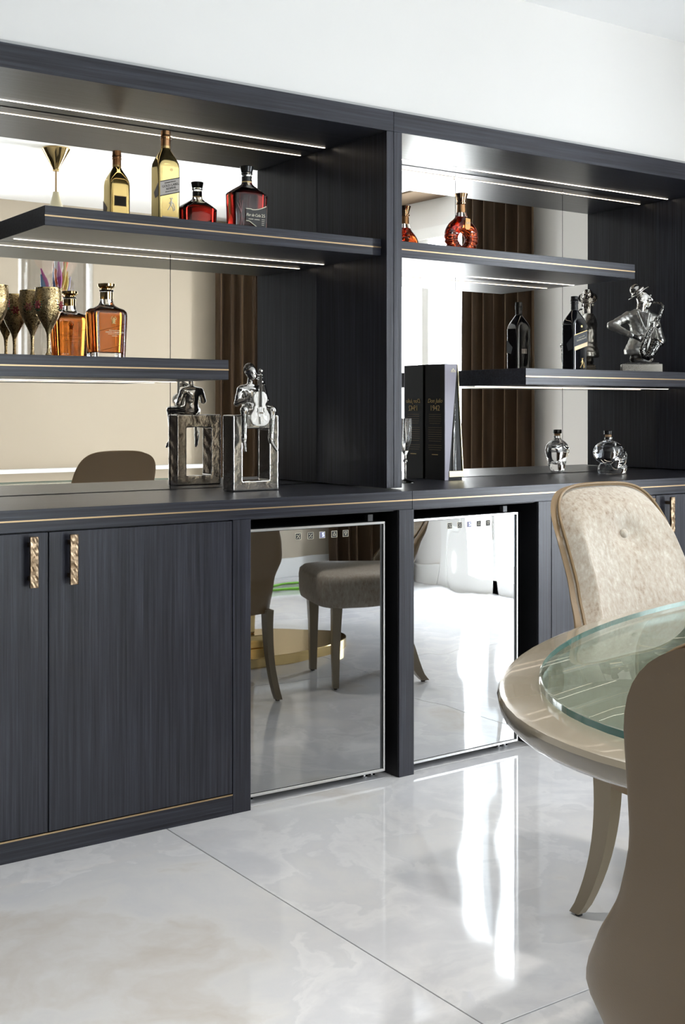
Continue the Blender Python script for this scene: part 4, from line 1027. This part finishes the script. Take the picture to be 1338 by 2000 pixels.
    prism_xz('tie', [(.006, .250), (.014, .250), (.017, .215), (.012, .190), (.005, .215)], -.047, -.040, SILVER_DARK, t, bev=.001)
    prism_xz('shirt_front', [(-.010, .258), (.026, .254), (.014, .188)], -.0435, -.030, SILVER, t)
    # hat, tilted back
    hat = bpy.data.objects.new('hat', None)
    tl = 39*PI/180; ca, sa = math.cos(tl), math.sin(tl); hc = (-.008, 0, .343)
    def tr(X, Z): x, z = X-hc[0], Z-hc[2]; return ca*x+sa*z, -sa*x+ca*z
    def fh(X, Y, Z):
        x, z = tr(X, Z)
        curl = z - .006*np.abs(x/.05)**3*np.sign(x)*-1 - .10*Y**2/.04*.04
        brim = np.maximum(np.sqrt(x**2+(Y*1.25)**2)-.054, np.abs(curl)-.0022)
        crown = cone(x, Y*1.1, z, (-.002, 0, .002), (-.003, 0, .022), .0325, .0255); crown = np.maximum(crown, -z-.001)
        dent = ell(x, Y, z, (.0, 0, .052), (.028, .008, .014)); crown = -smin(-crown, dent, .006)
        band = np.maximum(np.sqrt(x**2+(Y*1.1)**2)-.0350, np.abs(z-.008)-.005)
        return smin(np.minimum(brim, band), crown, .003)
    finish('hat', surf(fh, (-.075, -.050, .295), (.050, .050, .405), .0020), SILVER, t, smooth=3.1, label='shiny trilby tipped back')
    # saxophone
    sx = finish('saxophone', rings_mesh(tube_rings([(.046, -.030, .2985), (.062, -.038, .298), (.076, -.048, .294), (.083, -.056, .284), (.080, -.062, .268), (.066, -.070, .240), (.040, -.080, .205), (.018, -.086, .165), (.000, -.088, .120), (-.006, -.090, .090), (.000, -.094, .074), (.014, -.098, .068), (.026, -.100, .078), (.036, -.098, .098), (.046, -.096, .118), (.054, -.094, .130)],
        [.0035, .0042, .0048, .0055, .0065, .0082, .0098, .0115, .0140, .0160, .0175, .0185, .0190, .0205, .0245, .0300], 20)), CHASED, t, smooth=3.1, label='chased silver saxophone')
    finish('bell_rim', rings_mesh(tube_rings([(.0535+.0, -.094, .129), (.0555, -.0935, .133)], [.0310, .0325], 24)), SILVER, sx, smooth=.6)
    finish('mouthpiece', rings_mesh(tube_rings([(.041, -.024, .2985), (.052, -.033, .2990)], [.0030, .0052], 10)), SILVER_DARK, sx, smooth=3.1)
    for k in range(9):
        v = k/8; finish('key', loft([(0, .0050, .0050, 2), (.003, .0045, .0045, 2)], 12), SILVER, sx, (lerp(.060, .004, v)-.004, lerp(-.084, -.104, v), lerp(.236, .112, v)), (PI/2, .6, 0), smooth=.6)
    for o_ in (-.011, .011): finish('key_rod', rings_mesh(tube_rings([(.064+o_, -.080, .240), (.018+o_, -.099, .165), (.000+o_, -.102, .118)], .0012, 6)), SILVER, sx, smooth=3.1)
saxophonist()
